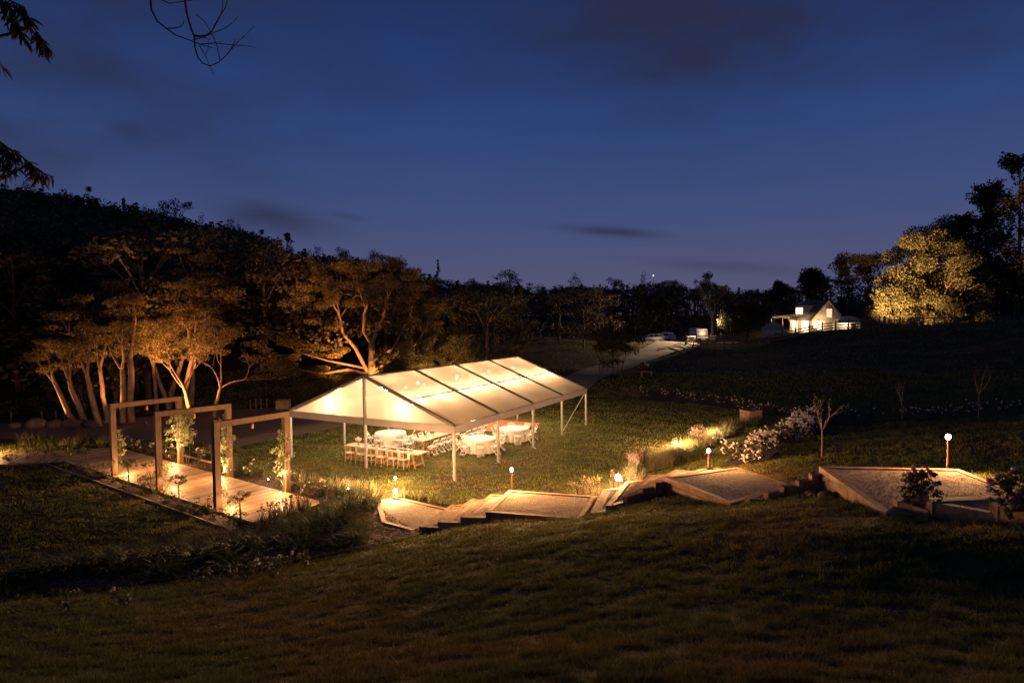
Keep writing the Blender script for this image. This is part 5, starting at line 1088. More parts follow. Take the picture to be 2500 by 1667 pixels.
# folding chairs round the tables, cloths
fc = folding(); used = [False]
def put(u, v, tgt, lb, grp, jit=.06):
    p = mq(u, v, 0); q = mq(*tgt, 0); rz = yaw_to(q-p)+R.normal(0, jit)
    if not used[0]: place(fc, p, rz); fc['label'] = lb; fc['group'] = grp; used[0] = True
    else: dup(fc, p, rz, lb, grp)
cs = math.atan2(-mq(0, 0, 0)[1], -mq(0, 0, 0)[0])
for nm_, (cu, cv), n, ph, desc in (('back left round table', (4.95, 7.85), 6, .4, 'half hidden behind the gable valance'), ('nearer round table', (5.8, 2.25), 8, 0, 'right of the near corner leg'), ('farther round table', (9.3, 2.03), 8, .15, 'beyond the nearer one')):
    t = thing('round_table', '%s of the marquee, %s' % (nm_, desc), 'table', mq(cu, cv, 0), 0, 'round tables'); c = mq(cu, cv, 0)
    MB().lathe(c, [(.86, .71), (.87, .72), (.87, .738), (.86, .74)], 24).build('tabletop', M_TABLE, t)
    for k in range(4): a = k*PI/2+.4; MB().tube([c+[.55*math.cos(a), .55*math.sin(a), 0], c+[.5*math.cos(a), .5*math.sin(a), .71]], .02, 6).build('leg', M_DARKMET, t)
    mb = MB(); n_ = 72; rr_ = [(0.0, .752), (.5, .752), (.85, .751), (.885, .742), (.90, .70), (.915, .55), (.935, .35), (.955, .06)]
    for r_, z in rr_:
        for k in range(n_): a = 2*PI*k/n_; w = 1+(.05*math.sin(a*17+.6*math.sin(a*3))*max(0, (.74-z)/.68)**.8); mb.v.append((c[0]+r_*w*math.cos(a), c[1]+r_*w*math.sin(a), z))
    for i in range(len(rr_)-1):
        for k in range(n_): mb.f.append((i*n_+k, i*n_+(k+1) % n_, (i+1)*n_+(k+1) % n_, (i+1)*n_+k))
    o = mb.build('tablecloth', M_CLOTH, None, True); tag(o, 'white floor-length tablecloth over the %s' % nm_, 'tablecloth', 'round white tablecloths')
    tocam = -np.array([c[0], c[1]]); a0 = math.atan2(tocam[1], tocam[0])
    for k in range(n):
        a = a0+ph+2*PI*k/n; q = c[:2]+np.array([math.cos(a), math.sin(a)])*1.14; d = q-MBc; u_, v_ = d@MU, d@MV
        ww = ('on the camera side', 'to the right of the camera side', 'at the right', 'at the back right', 'at the back', 'at the back left', 'at the left', 'to the left of the camera side') if n == 8 else ('on the camera side', 'at the right', 'at the back right', 'at the back', 'at the back left', 'at the left')
        if n == 6 and k in (2, 3): continue
        put(u_, v_, (cu, cv), 'white folding chair %s of the %s' % (ww[k], nm_), 'folding chairs at the %s' % nm_)
OR4 = ('nearest', 'second', 'third', 'farthest')
for tn_, u0, nm_ in ((0, 3.98, 'middle trestle table'), (1, 7.1, 'rear trestle table')):
    for k in range(4):
        for sd, v_, tv in ((0, 4.12 if tn_ == 0 else 4.08, 4.9), (1, 5.72, 4.9)):
            put(u0+.66*k, v_, (u0+.66*k, tv), 'white folding chair, %s on the %s side of the %s' % (OR4[k], ('right', 'left')[sd], nm_), 'folding chairs at the %s' % nm_)
# stool with white flowers
p = mq(3.55, 3.95, 0); t = thing('flower_stool', 'small stool topped with white flowers at the end of the middle trestle table', 'stool', p)
for k in range(3): a = k*2.09; MB().tube([p+[.16*math.cos(a), .16*math.sin(a), 0], p+[.1*math.cos(a), .1*math.sin(a), .45]], .014, 5).build('leg', M_TABLE, t)
MB().lathe(p, [(.15, .45), (.16, .46), (.16, .48), (.15, .485)], 14).build('top', M_TABLE, t); b = MB()
for k in range(40): d = nrm(R.normal(0, 1, 3)+[0, 0, .4]); b.ball(p+[0, 0, .50]+d*[.15, .15, .1], .035, 5, 3)
b.build('blooms', M_PETAL, t)
for i, (u_, v_) in enumerate(((4.5, 4.9), (5.2, 4.95))):
    p = mq(u_, v_, .764); t = thing('tall_candle', ('dark candle holder on the middle trestle table, nearer the camera', 'dark candle holder on the middle trestle table, farther back')[i], 'candle holder', p, 0, 'candle holders on the middle table'); MB().lathe(p, [(.05, 0), (.05, .012), (.012, .02), (.012, .28), (.02, .3)], 10).build('holder', M_DARKMET, t); MB().tube([p+[0, 0, .3], p+[0, 0, .45]], .011, 6).build('candle', M_WHITE, t)
# ------------------------------------------------------------------ cottage
def loc2(px, d): p = atd(px, 800, d); return np.array([p[0], p[1], h1(p[0], p[1])])
HC = atd(2021, 812, 111); HZ = atd(1994, 812, 111)[2]
# ridge axis HX points to the lit gable (right and towards the camera), HY across it (right and away)
HX = nrm([.12, -.993, 0]); HY = np.array([-HX[1], HX[0], 0])
GAP = atd(2021, 734, 111)          # apex of the camera side gable
GW, HL = 6.0, 7.0; ridge = GAP[2]; base = HZ; eave = ridge-3.25
O = np.array([GAP[0], GAP[1], 0.])
def hp(x, y, z): q = O+HX*x+HY*y; return np.array([q[0], q[1], z])
ht = thing('cottage', 'lit board-and-batten cottage with a steep roof, dormer and glowing windows', 'house', hp(-HL/2, 0, base))
mb = MB(); w = GW/2
P = [hp(0, -w, base-.6), hp(0, w, base-.6), hp(0, w, eave), hp(0, 0, ridge-.05), hp(0, -w, eave)]; Q = [hp(-HL, -w, base-.6), hp(-HL, w, base-.6), hp(-HL, w, eave), hp(-HL, 0, ridge-.05), hp(-HL, -w, eave)]
mb.add(P+Q, [(0, 1, 2, 3, 4), (9, 8, 7, 6, 5), (0, 4, 9, 5), (1, 6, 7, 2), (0, 5, 6, 1)]); wl_ = mb.build('wall', M_WEATHER, ht)
for k in range(17):
    y = -w+GW*(k+.5)/17; zt = ridge-.1-(ridge-eave)*abs(y)/w
    MB().bar(hp(.02, y, base-.3), hp(.02, y, zt), .05, .045, up=(*HX[:2], 0)).build('batten', M_WEATHER, wl_)
for s_ in (-1, 1):
    a, b = hp(.25, s_*(w+.3), eave-.3), hp(-HL-.2, s_*(w+.3), eave-.3); c, d = hp(-HL-.2, 0, ridge), hp(.25, 0, ridge); n = nrm(np.cross(b-a, d-a)); n = n if n[2] > 0 else -n
    MB().hexa([a, b, c, d, a+n*.12, b+n*.12, c+n*.12, d+n*.12]).build('roof', M_ROOF, ht)
def window(par, c, ax, nz, w_, h_, m, bars=1, nm='window'):
    c = np.array(c); ax = nrm(ax); nz = nrm(nz); fr_ = MB()
    for s_ in (-1, 1): fr_.bar(c+ax*s_*w_/2-[0, 0, h_/2+.04], c+ax*s_*w_/2+[0, 0, h_/2+.04], .09, .09, up=nz)
    for s_ in (-1, 1): fr_.bar(c-ax*(w_/2-.05)+[0, 0, s_*h_/2], c+ax*(w_/2-.05)+[0, 0, s_*h_/2], .09, .08, up=nz)
    for k in range(1, bars): fr_.bar(c-ax*w_/2+ax*w_*k/bars-[0, 0, h_/2-.04], c-ax*w_/2+ax*w_*k/bars+[0, 0, h_/2-.04], .06, .07, up=nz)
    f = fr_.build(nm, M_WHITE, par); MB().bar(c-ax*(w_/2-.04)-nz*.0, c+ax*(w_/2-.04)-nz*.0, .02, h_-.06, up=(0, 0, 1)).build('pane', m, f); return f
window(ht, hp(.06, .25, eave+1.0), HY, HX, 1.15, 1.65, M_LITWIN2)
window(ht, hp(.06, -1.4, base+1.25), HY, HX, 1.3, 1.7, M_LITWIN, nm='window')
# long wall facing the camera's left: doors under the veranda
LN = -HY
window(ht, hp(-2.0, -w-.05, base+1.15), HX, LN, 2.2, 2.1, M_LITWIN, 3, 'glass_door'); window(ht, hp(-5.2, -w-.05, base+1.15), HX, LN, 1.9, 2.1, M_LITWIN, 2, 'glass_door')
# dormer
dm = MB(); x0, x1 = -5.6, -2.6; yz = lambda z: -w*(ridge-z)/(ridge-eave)
dz0, dz1 = eave+.25, ridge-.75
A = [hp(x0, yz(dz0)-.05, dz0), hp(x1, yz(dz0)-.05, dz0), hp(x1, yz(dz0)-.05, dz1), hp(x0, yz(dz0)-.05, dz1)]; Bq = [hp(x0, -.3, dz0), hp(x1, -.3, dz0), hp(x1, -.3, dz1), hp(x0, -.3, dz1)]
dm.add(A+Bq, [(0, 1, 2, 3), (1, 5, 6, 2), (0, 3, 7, 4), (3, 2, 6, 7), (4, 7, 6, 5), (0, 4, 5, 1)]); dmo = dm.build('dormer', M_WEATHER, ht)
a, b, c, d = hp(x0-.15, yz(dz0)-.3, dz1-.02), hp(x1+.15, yz(dz0)-.3, dz1-.02), hp(x1+.15, -.15, dz1+.42), hp(x0-.15, -.15, dz1+.42)
MB().hexa([a, b, c, d]+[q+[0, 0, .1] for q in (a, b, c, d)]).build('dormer_roof', M_ROOF, dmo)
window(ht, hp((x0+x1)/2, yz(dz0)-.12, (dz0+dz1)/2+.1), HX, LN, 2.3, 1.25, M_LITWIN, 3)
# veranda
vz = base+2.75
for k in range(9):
    x = -7.6+k*.95; MB().bar(hp(x, -w-.05, vz+.35), hp(x, -w-3.2, vz), .10, .14).build('veranda_rafter', M_WHITE, ht)
MB().bar(hp(-8.2, -w-3.15, vz-.15), hp(.3, -w-3.15, vz-.15), .12, .2).build('veranda_beam', M_WHITE, ht)
a, b, c, d = hp(-8.3, -w-3.4, vz+.1), hp(.4, -w-3.4, vz+.1), hp(.4, -w+.02, vz+.50), hp(-8.3, -w+.02, vz+.50)
MB().hexa([a, b, c, d]+[q+[0, 0, .03] for q in (a, b, c, d)]).build('veranda_roof', M_TENT, ht)
for x in (-8.1, -4.2, .2): MB().bar(hp(x, -w-3.15, base-.5), hp(x, -w-3.15, vz-.25), .12, .12).build('veranda_post', M_WHITE, ht)
MB().hexa([hp(-8.2, -w-3.3, base-.5), hp(.3, -w-3.3, base-.5), hp(.3, -w-.02, base-.5), hp(-8.2, -w-.02, base-.5), hp(-8.2, -w-3.3, base+.05), hp(.3, -w-3.3, base+.05), hp(.3, -w-.02, base+.05), hp(-8.2, -w-.02, base+.05)]).build('veranda_floor', M_DECK, ht)
ch_ = MB(); q = hp(-6.6, -1.9, 0); ch_.tube([(q[0], q[1], eave), (q[0], q[1], ridge+1.5)], .12, 8).tube([(q[0], q[1], ridge+1.45), (q[0], q[1], ridge+1.75)], .18, 8); ch_.build('chimney_pipe', M_ALU, ht)
for x in (-6.2, -2.2): point('veranda_light', hp(x, -w-1.6, vz-.35), 60, ht, WARM2, .1)
q = hp(.55, -2.4, base+.35); spot('wall_light', q, hp(.15, -2.2, eave+1), 260, 90, .8, ht, WARM2); point('door_light', hp(1.1, -1.3, base+1.6), 30, ht, WARM2, .08)
# shed in front of it
sc_ = atd(1888, 836, 102); sb_ = sc_[2]; sx = nrm([.95, -.3, 0]); sy = np.array([-sx[1], sx[0], 0])
def sp_(x, y, z): q = sc_+sx*x+sy*y; return np.array([q[0], q[1], sb_+z])
stt = thing('shed', 'small white board shed with a pale gabled roof in front of the cottage', 'shed', sc_)
w = 1.75; mb = MB(); P = [sp_(-w, -1.3, -.4), sp_(w, -1.3, -.4), sp_(w, 1.3, -.4), sp_(-w, 1.3, -.4), sp_(-w, -1.3, 2.1), sp_(w, -1.3, 2.1), sp_(w, 1.3, 2.1), sp_(-w, 1.3, 2.1)]
mb.hexa(P); wl2 = mb.build('wall', M_WHITE, stt)
for k in range(12): x = -w+2*w*(k+.5)/12; MB().bar(sp_(x, -1.315, -.3), sp_(x, -1.315, 2.08), .03, .03, up=(0, 1, 0)).build('batten', M_WHITE, wl2)
mb = MB(); ap = [sp_(-w*.35, 0, 3.35), sp_(w*.35, 0, 3.35)]; R4 = [sp_(-w-.2, -1.5, 2.1), sp_(w+.2, -1.5, 2.1), sp_(w+.2, 1.5, 2.1), sp_(-w-.2, 1.5, 2.1)]
mb.add(R4+ap, [(0, 1, 5, 4), (1, 2, 5), (2, 3, 4, 5), (3, 0, 4), (3, 2, 1, 0)]); mb.build('roof', mat('pale_roof', (.34, .30, .29), (.28, .25, .24), 2, .5), stt)
window(stt, sp_(.55, -1.33, 1.45), sx, -sy, 1.0, .5, M_GLASSY, 2)
# arched glasshouse
gc_ = atd(2072, 812, 108); gb_ = gc_[2]; gx = nrm([.98, -.2, 0]); gy = np.array([-gx[1], gx[0], 0])
def gq(x, y, z): q = gc_+gx*x+gy*y; return np.array([q[0], q[1], gb_+z])
gt = thing('arched_glasshouse', 'white arch-roofed outbuilding with a glowing doorway, right of the cottage', 'outbuilding', gc_)
n = 14; prof = [(-2.0, -.4), (-2.0, 1.3)]+[(-2.0*math.cos(PI*k/n), 1.3+1.55*math.sin(PI*k/n)) for k in range(1, n)]+[(2.0, 1.3), (2.0, -.4)]
mb = MB(); m_ = len(prof); mb.v = [tuple(gq(x, 0, z)) for x, z in prof]+[tuple(gq(x, 5, z)) for x, z in prof]; mb.f = [tuple(range(m_)), tuple(range(2*m_-1, m_-1, -1))]+[(k, m_+k, m_+k+1, k+1) for k in range(m_-1)]; mb.build('shell', M_WHITE, gt)
mb = MB(); mb.tube([gq(x*1.03, -.05, 1.3+(z-1.3)*1.03 if z > 1.3 else z) for x, z in prof], .06, 6); mb.build('arch_rim', M_WHITE, gt)
window(gt, gq(.75, -.05, .85), gx, -gy, .95, 1.75, M_GLASSY, 1, 'door'); MB().bar(gq(-1.9, -.55, 1.78), gq(1.35, -.55, 1.78), .95, .06).build('canopy', M_WHITE, gt)
MB().bar(gq(-.25, -.06, 2.32), gq(.25, -.06, 2.32), .02, .12).build('vent', M_GLASSY, gt)
point('canopy_light', gq(-.5, -.75, 1.55), 42, gt, WARM2, .06)
tag(MB().box(gq(4.0, 1.5, 1.0), (3.6, 3, 2.8), .1).build('low_outbuilding', mat('grey_cladding', (.20, .18, .17), (.16, .145, .135), 2, .6)), 'plain grey flat-roofed outbuilding between the arched one and the big lit tree', 'outbuilding')
# hilltop house far away
hq = atd(1632, 690, 205); t = thing('hilltop_house', 'tiny pale-roofed house on the far hilltop among the trees', 'house', (hq[0], hq[1], hq[2]-3)); mb = MB()
MB().box(hq-[0, 0, 1.4], (3.6, 3, 3)).build('wall', M_WEATHER, t); mb.add([hq+np.array(q) for q in ((-2.3, -1.8, .1), (2.3, -1.8, .1), (2.3, 1.8, .1), (-2.3, 1.8, .1), (-1, 0, .8), (1, 0, .8))], [(0, 1, 5, 4), (1, 2, 5), (2, 3, 4, 5), (3, 0, 4), (3, 2, 1, 0)]); mb.build('roof', M_WHITE, t)
lq = atd(1595, 673, 204); tq = thing('yard_light', 'small warm light by the hilltop house', 'light', (lq[0], lq[1], lq[2]-4)); MB().tube([lq-[0, 0, 6], lq], .04, 5).build('pole', M_DARKMET, tq); MB().ball(lq, .2, 8, 6).build('bulb', M_LITWIN, tq); point('yard_lamp', lq+[1.5, -2.5, .6], 12, tq, WARM2, .2)

# ------------------------------------------------------------------ post and rail fences
def fence(lb, pts, hgt=1.15, nr=3, grp='post and rail fences'):
    b = pts[0]; t = thing('rail_fence', lb, 'fence', b, 0, grp)
    for p in pts: MB().box((p[0], p[1], p[2]+hgt/2), (.16, .16, hgt+.5)).build('post', M_RAIL, t)
    for a, c in zip(pts[:-1], pts[1:]):
        d = nrm(np.array(c)-np.array(a)); off = np.array([d[1], -d[0], 0])*.105
        for k in range(nr): z = hgt*(.25+.33*k); MB().bar(np.array(a)+d*.01+off+[0, 0, z], np.array(c)-d*.01+off+[0, 0, z], .035, .15).build('rail', M_RAIL, t)
def fpts(L): 
    out = []
    for px, d in L: p = atd(px, 800, d); out.append(np.array([p[0], p[1], h1(p[0], p[1])]))
    return out
fence('dark post and rail fence running below the cottage from the driveway to the right', fpts([(1674, 88), (1693, 86.5), (1710, 85.5), (1728, 85), (1747, 85), (1768, 85), (1789, 85.2), (1809, 85.5), (1829, 86), (1854, 86.5), (1878, 87), (1910, 87.5), (1942, 88), (1976, 88.5), (2008, 89), (2040, 89.5), (2071, 90), (2102, 90.5), (2124, 91), (2147, 91.5)]))
fence('dark fence run below the big lit tree, right of the tall gate post', fpts([(2170, 91.8), (2197, 92), (2223, 92.3), (2253, 92.6), (2280, 93), (2306, 93.3), (2334, 93.6)]), 1.1, 3)
fence('faint pale fence rails under the tallest trees at the right edge', fpts([(2405, 97), (2440, 97), (2475, 97), (2510, 97)]), 1.1, 2)
fence('fence run lit orange beside the parked vehicle', fpts([(1676, 89.5), (1690, 93), (1700, 97), (1735, 98), (1760, 99), (1785, 100.5), (1805, 102)]), 1.2, 3)
p = fpts([(2159, 91.6)])[0]; tag(MB().box((p[0], p[1], p[2]+.7), (.28, .28, 1.8)).build('gate_post', M_RAIL), 'tall thick gate post between the two fence runs under the big lit tree', 'post')
p = atd(1752, 805, 97.5); t = thing('yard_floodlight', 'floodlight on a pole beside the orange-lit trunk, lighting the driveway', 'light', (p[0], p[1], h1(p[0], p[1]))); zt = h1(p[0], p[1])+3.6
MB().tube([(p[0], p[1], zt-4), (p[0], p[1], zt)], .05, 6).build('pole', M_DARKMET, t); MB().box((p[0]-.1, p[1]-.1, zt+.05), (.3, .2, .2)).build('lamp_head', M_DARKMET, t)
q = atd(1535, 855, 86); spot('flood_beam', (p[0]-.3, p[1]-.3, zt), (q[0], q[1], h1(q[0], q[1])), 6500, 50, .5, t, WARM2, .08)
point('flood_glow', (p[0]-.1, p[1]-.35, zt-.3), 110, t, WARM2, .08)

# ------------------------------------------------------------------ parked cars
def suv(lb, c, rz, tall=1.66):
    t = thing('parked_car', lb, 'car', c, rz, 'white cars parked by the driveway'); L_, Wd = 4.55, 1.84
    side = [(-2.22, .38), (-2.27, .75), (-2.15, .98), (-1.15, 1.08), (-.45, 1.54), (.2, tall-.02), (1.2, tall), (1.85, tall-.1), (2.15, 1.12), (2.25, .85), (2.22, .40)]
    und = [(2.22, .40), (1.75, .30), (-1.75, .30), (-2.22, .38)]
    def wid(z): return Wd/2*(1 if z < 1.05 else 1-.24*(z-1.05)/.6)
    mb = MB(); poly = side+und[1:3]; n = len(poly)
    for s_ in (-1, 1): mb.v += [(x, s_*wid(z), z) for x, z in poly]
    mb.f = [tuple(range(n-1, -1, -1)), tuple(range(n, 2*n))]+[(k, (k+1) % n, n+(k+1) % n, n+k) for k in range(n)]
    Mw = np.array(wm(t)); mb.v = [tuple((Mw@np.r_[v, 1])[:3]) for v in mb.v]; body = mb.build('body', M_CAR, t)
    bv = body.modifiers.new('bevel', 'BEVEL'); bv.width = .06; bv.segments = 2
    def part(nm, V, F, m): mesh_obj(nm, (np.c_[np.array(V, float), np.ones(len(V))]@Mw.T)[:, :3], F, m, t)
    for s_ in (-1, 1):
        for nm, q in (('front_window', [(-.95, 1.10), (-.42, 1.48), (.28, 1.57), (.28, 1.12)]), ('rear_window', [(.36, 1.12), (.36, 1.58), (1.15, 1.57), (1.35, 1.15)]), ('quarter_window', [(1.45, 1.16), (1.25, 1.55), (1.7, 1.47), (1.9, 1.22)])):
            part('side_window', [(x, s_*(wid(z)+.012), z) for x, z in q], [(0, 1, 2, 3) if s_ < 0 else (3, 2, 1, 0)], M_GLASSY)
    part('windscreen', [(-1.09, -.72, 1.12), (-1.09, .72, 1.12), (-.50, .64, 1.52), (-.50, -.64, 1.52)], [(0, 1, 2, 3)], M_GLASSY)
    part('back_window', [(2.135, -.68, 1.18), (2.135, .68, 1.18), (1.91, .62, 1.52), (1.91, -.62, 1.52)], [(3, 2, 1, 0)], M_GLASSY)
    for s_ in (-1, 1):
        part('tail_light', [(2.20, s_*.88, .98), (2.20, s_*.58, .98), (2.16, s_*.58, 1.12), (2.155, s_*.88, 1.12)], [(0, 1, 2, 3)], M_LAMPRED)
        part('headlight', [(-2.24, s_*.86, .80), (-2.24, s_*.55, .80), (-2.19, s_*.55, .93), (-2.19, s_*.86, .93)], [(0, 1, 2, 3)], M_GLASSY)
        for x in (-1.38, 1.36):
            wb = MB(); wb.tube([(x, s_*.70, .34), (x, s_*.945, .34)], .345, 18); wb.v = [tuple((Mw@np.r_[v, 1])[:3]) for v in wb.v]; wo = wb.build('wheel', M_TYRE, t)
            rb = MB(); rb.tube([(x, s_*.93, .34), (x, s_*.96, .34)], .21, 14); rb.v = [tuple((Mw@np.r_[v, 1])[:3]) for v in rb.v]; rb.build('rim', M_ALU, wo)
    part('number_plate', [(2.262, -.25, .72), (2.262, .25, .72), (2.262, .25, .84), (2.262, -.25, .84)], [(3, 2, 1, 0)], M_WHITE)
p = atd(1587, 838, 106); suv('white car parked nearer the driveway, seen from its side', (p[0], p[1], h1(p[0], p[1])+.08), .22)
p = atd(1617, 834, 111); suv('white car parked behind the nearer one, rear turned to the driveway', (p[0], p[1], h1(p[0], p[1])+.08), -.42, 1.72)
p = atd(1705, 838, 103); z = h1(p[0], p[1]); t = thing('camper_van', 'pale van with a wide dark windscreen parked behind the fence by the lit trunk', 'van', (p[0], p[1], z)); c = np.array([p[0], p[1], z])
b_ = MB().hexa([c+np.array(q) for q in ((-.98, -2.4, .45), (.98, -2.4, .45), (1, 2.4, .45), (-1, 2.4, .45), (-.9, -1.9, 2.45), (.9, -1.9, 2.45), (.92, 2.3, 2.5), (-.92, 2.3, 2.5))]).build('body', M_CAR, t); bv = b_.modifiers.new('bevel', 'BEVEL'); bv.width = .1; bv.segments = 2
MB().hexa([c+np.array(q) for q in ((-.86, -2.26, 1.2), (.86, -2.26, 1.2), (.86, -2.2, 1.2), (-.86, -2.2, 1.2), (-.82, -2.0, 2.2), (.82, -2.0, 2.2), (.82, -1.94, 2.2), (-.82, -1.94, 2.2))]).build('windscreen', M_GLASSY, t)
for s_ in (-1, 1):
    MB().box(c+[s_*.68, -2.42, .85], (.36, .06, .2)).build('headlight', M_GLASSY, t); MB().tube([c+[s_*1.0, -2.0, 1.5], c+[s_*1.22, -2.05, 1.55]], .06, 5).build('mirror', M_DARKMET, t)
    for y in (-1.5, 1.5): MB().tube([c+[s_*.78, y, .36], c+[s_*1.01, y, .36]], .36, 16).build('wheel', M_TYRE, t)
MB().box(c+[0, -2.44, .6], (1.9, .1, .2)).build('bumper', M_DARKMET, t); MB().ball(c+[.72, -2.1, 1.5], .06, 6, 4).build('dash_light', emit('green_glow', (.1, 1, .35), 4), t)

# ------------------------------------------------------------------ small trees
def bare(lb, base, top, spread, seed, n=4, leafy=0, bark=None, name='young_bare_tree', grp='young bare trees on the slope'):
    rng = np.random.default_rng(seed); base = np.array(base, float); t = thing(name, lb, 'tree', base, 0, grp); mb = MB(); tips = []; hh = top-base[2]
    lean = np.array([rng.normal(0, .05), 0, hh*.48]); mb.tube([base-[0, 0, .05], base+lean*.5+[.02, 0, 0], base+lean], [.035, .028, .024], 7, False)
    for k in range(n): a = k*6.28/n+.4; grow(mb, rng, base+lean, [math.cos(a)*spread, math.sin(a)*spread, 1], hh*.27, .016, 2, tips, (2, 3), .35, .25, .16, .78, 5, 5)
    mb.build('trunk', bark or M_BARK, t, True)
    if leafy: V, F = cloud(tips, rng, leafy, .10, .8, .035, .5, .3); mesh_obj('leaves', V, F, M_LEAF2, t)
def bareat(lb, pb, pt, d, sp_, seed, **k):
    p = atd(*pb, d); b = (p[0], p[1], h1(p[0], p[1])); tp = atd(pt[0], pt[1], d); bare(lb, b, tp[2], sp_, seed, **k)
bareat('young bare tree lit gold, left of the largest landing', (2006, 1134), (1998, 980), 23.2, .55, 1401, leafy=3)
bareat('young bare tree, dim, behind the flower border at mid right', (2203, 1036), (2203, 940), 35, .45, 1402)
bareat('tallest young bare tree, standing right of the path lamp post', (2388, 1035), (2380, 900), 33.5, .5, 1403)
bareat('slim young tree with a pale trunk left of the parked cars', (1550, 843), (1548, 780), 99, .6, 1404, leafy=10, n=6)
for i, (px, py, d, pt, lb) in enumerate(((1470, 912, 62, 800, 'dark multi-stemmed tree where the driveway meets the lawn, left one'), (1505, 908, 63, 790, 'dark multi-stemmed tree by the driveway, right of the left one'))):
    p = atd(px, py, d); b = np.array([p[0], p[1], h1(p[0], p[1])]); hh = atd(px, pt, d)[2]-b[2]
    tree('driveway_tree', lb, b, [((-.25, 0, 0), (-.12, 0, 1), hh*.36, .09, 2), ((.1, .1, 0), (.1, 0, 1), hh*.36, .10, 2), ((.3, -.1, 0), (.25, .1, 1), hh*.34, .08, 2)], M_LEAFD, M_BARKD, 1420+i, per=130, rad=.85, sq=.7, size=.13, group='dark trees by the driveway', kids=(2, 4), spread=.5, upb=.2, wig=.1, shr=.75, drop=.1)

# ------------------------------------------------------------------ overhanging tree at top left (trunk outside the frame)
tb_ = np.array([-7.2, 4.6, h1(-7.2, 4.6)]); ot = thing('overhanging_tree', 'tree whose drooping leafy sprays and bare twigs hang into the top left corner', 'tree', tb_)
mb = MB(); j0 = tb_+[.2, 0, 2.6]; j1 = tb_+[.7, .1, 4.6]
mb.tube([tb_-[0, 0, .3], j0, j1, tb_+[1.0, .1, 6.2]], [.26, .2, .15, .09], 9); mb.build('trunk', M_BARKD, ot, True)
def path3(P, d0, d1): return [atd(x/3.357, y/3.357, d0+(d1-d0)*k/max(1, len(P)-1)) for k, (x, y) in enumerate(P)]
tw = MB()
top1 = atd(365, -180, 5.1); tw.tube([tb_+[1.0, .1, 6.2], top1*.4+(tb_+[1.0, .1, 6.2])*.6+[0, 0, .25], top1], [.05, .03, .012], 6, False)
top2 = atd(452, -160, 5.3); tw.tube([top1, top2*.5+top1*.5+[0, 0, .1], top2], [.014, .012, .010], 5, False)
def stem(P, d0, d1, r0, r1):
    q = path3(P, d0, d1); tw.tube(q, np.linspace(r0, r1, len(q)), 5, False); return q
tw.tube([top1, atd(368, 0, 5.1)], .0085, 5, False); tw.tube([top2, atd(451, 0, 5.3)], .0085, 5, False)
stem([(1235, 0), (1240, 80), (1290, 180), (1370, 240), (1440, 290), (1560, 335), (1640, 365), (1740, 395)], 5.1, 5.4, .0085, .003)
stem([(1515, 0), (1530, 110), (1560, 220), (1595, 310), (1595, 385), (1620, 470), (1660, 520), (1720, 545), (1790, 515), (1850, 460), (1900, 390), (1930, 325)], 5.3, 5.5, .0095, .003)
stem([(1370, 235), (1430, 233), (1480, 220), (1505, 195), (1508, 162)], 5.2, 5.3, .005, .003)
stem([(1590, 290), (1640, 300), (1690, 290), (1735, 260), (1765, 200), (1800, 140), (1850, 60), (1872, -60)], 5.35, 5.5, .0075, .004)
stem([(1735, 260), (1800, 150), (1828, 60), (1820, -60)], 5.4, 5.6, .004, .003)
stem([(1580, 330), (1660, 310), (1740, 275), (1830, 240), (1910, 190), (1948, 138)], 5.4, 5.6, .005, .0025)
stem([(1605, 118), (1680, 185), (1740, 285), (1780, 380), (1802, 500)], 5.4, 5.5, .003, .004)
stem([(1640, 365), (1760, 355), (1900, 370), (2000, 378), (2100, 392)], 5.4, 5.7, .005, .0022)
stem([(1860, 450), (1930, 365), (2010, 290), (2088, 212)], 5.5, 5.7, .005, .0022)
stem([(1630, 370), (1680, 450), (1720, 545), (1756, 618)], 5.4, 5.4, .004, .002)
stem([(1600, 305), (1660, 305), (1718, 325), (1706, 350), (1706, 400), (1685, 450)], 5.4, 5.4, .004, .002)
stem([(1300, -10), (1390, 32), (1470, 18), (1560, 8), (1640, -20)], 5.2, 5.3, .005, .003)
tw.build('bare_twigs', M_BARKD, ot)
lv = MB(); LVv, LVf, o = [], [], 0; rng = np.random.default_rng(99)
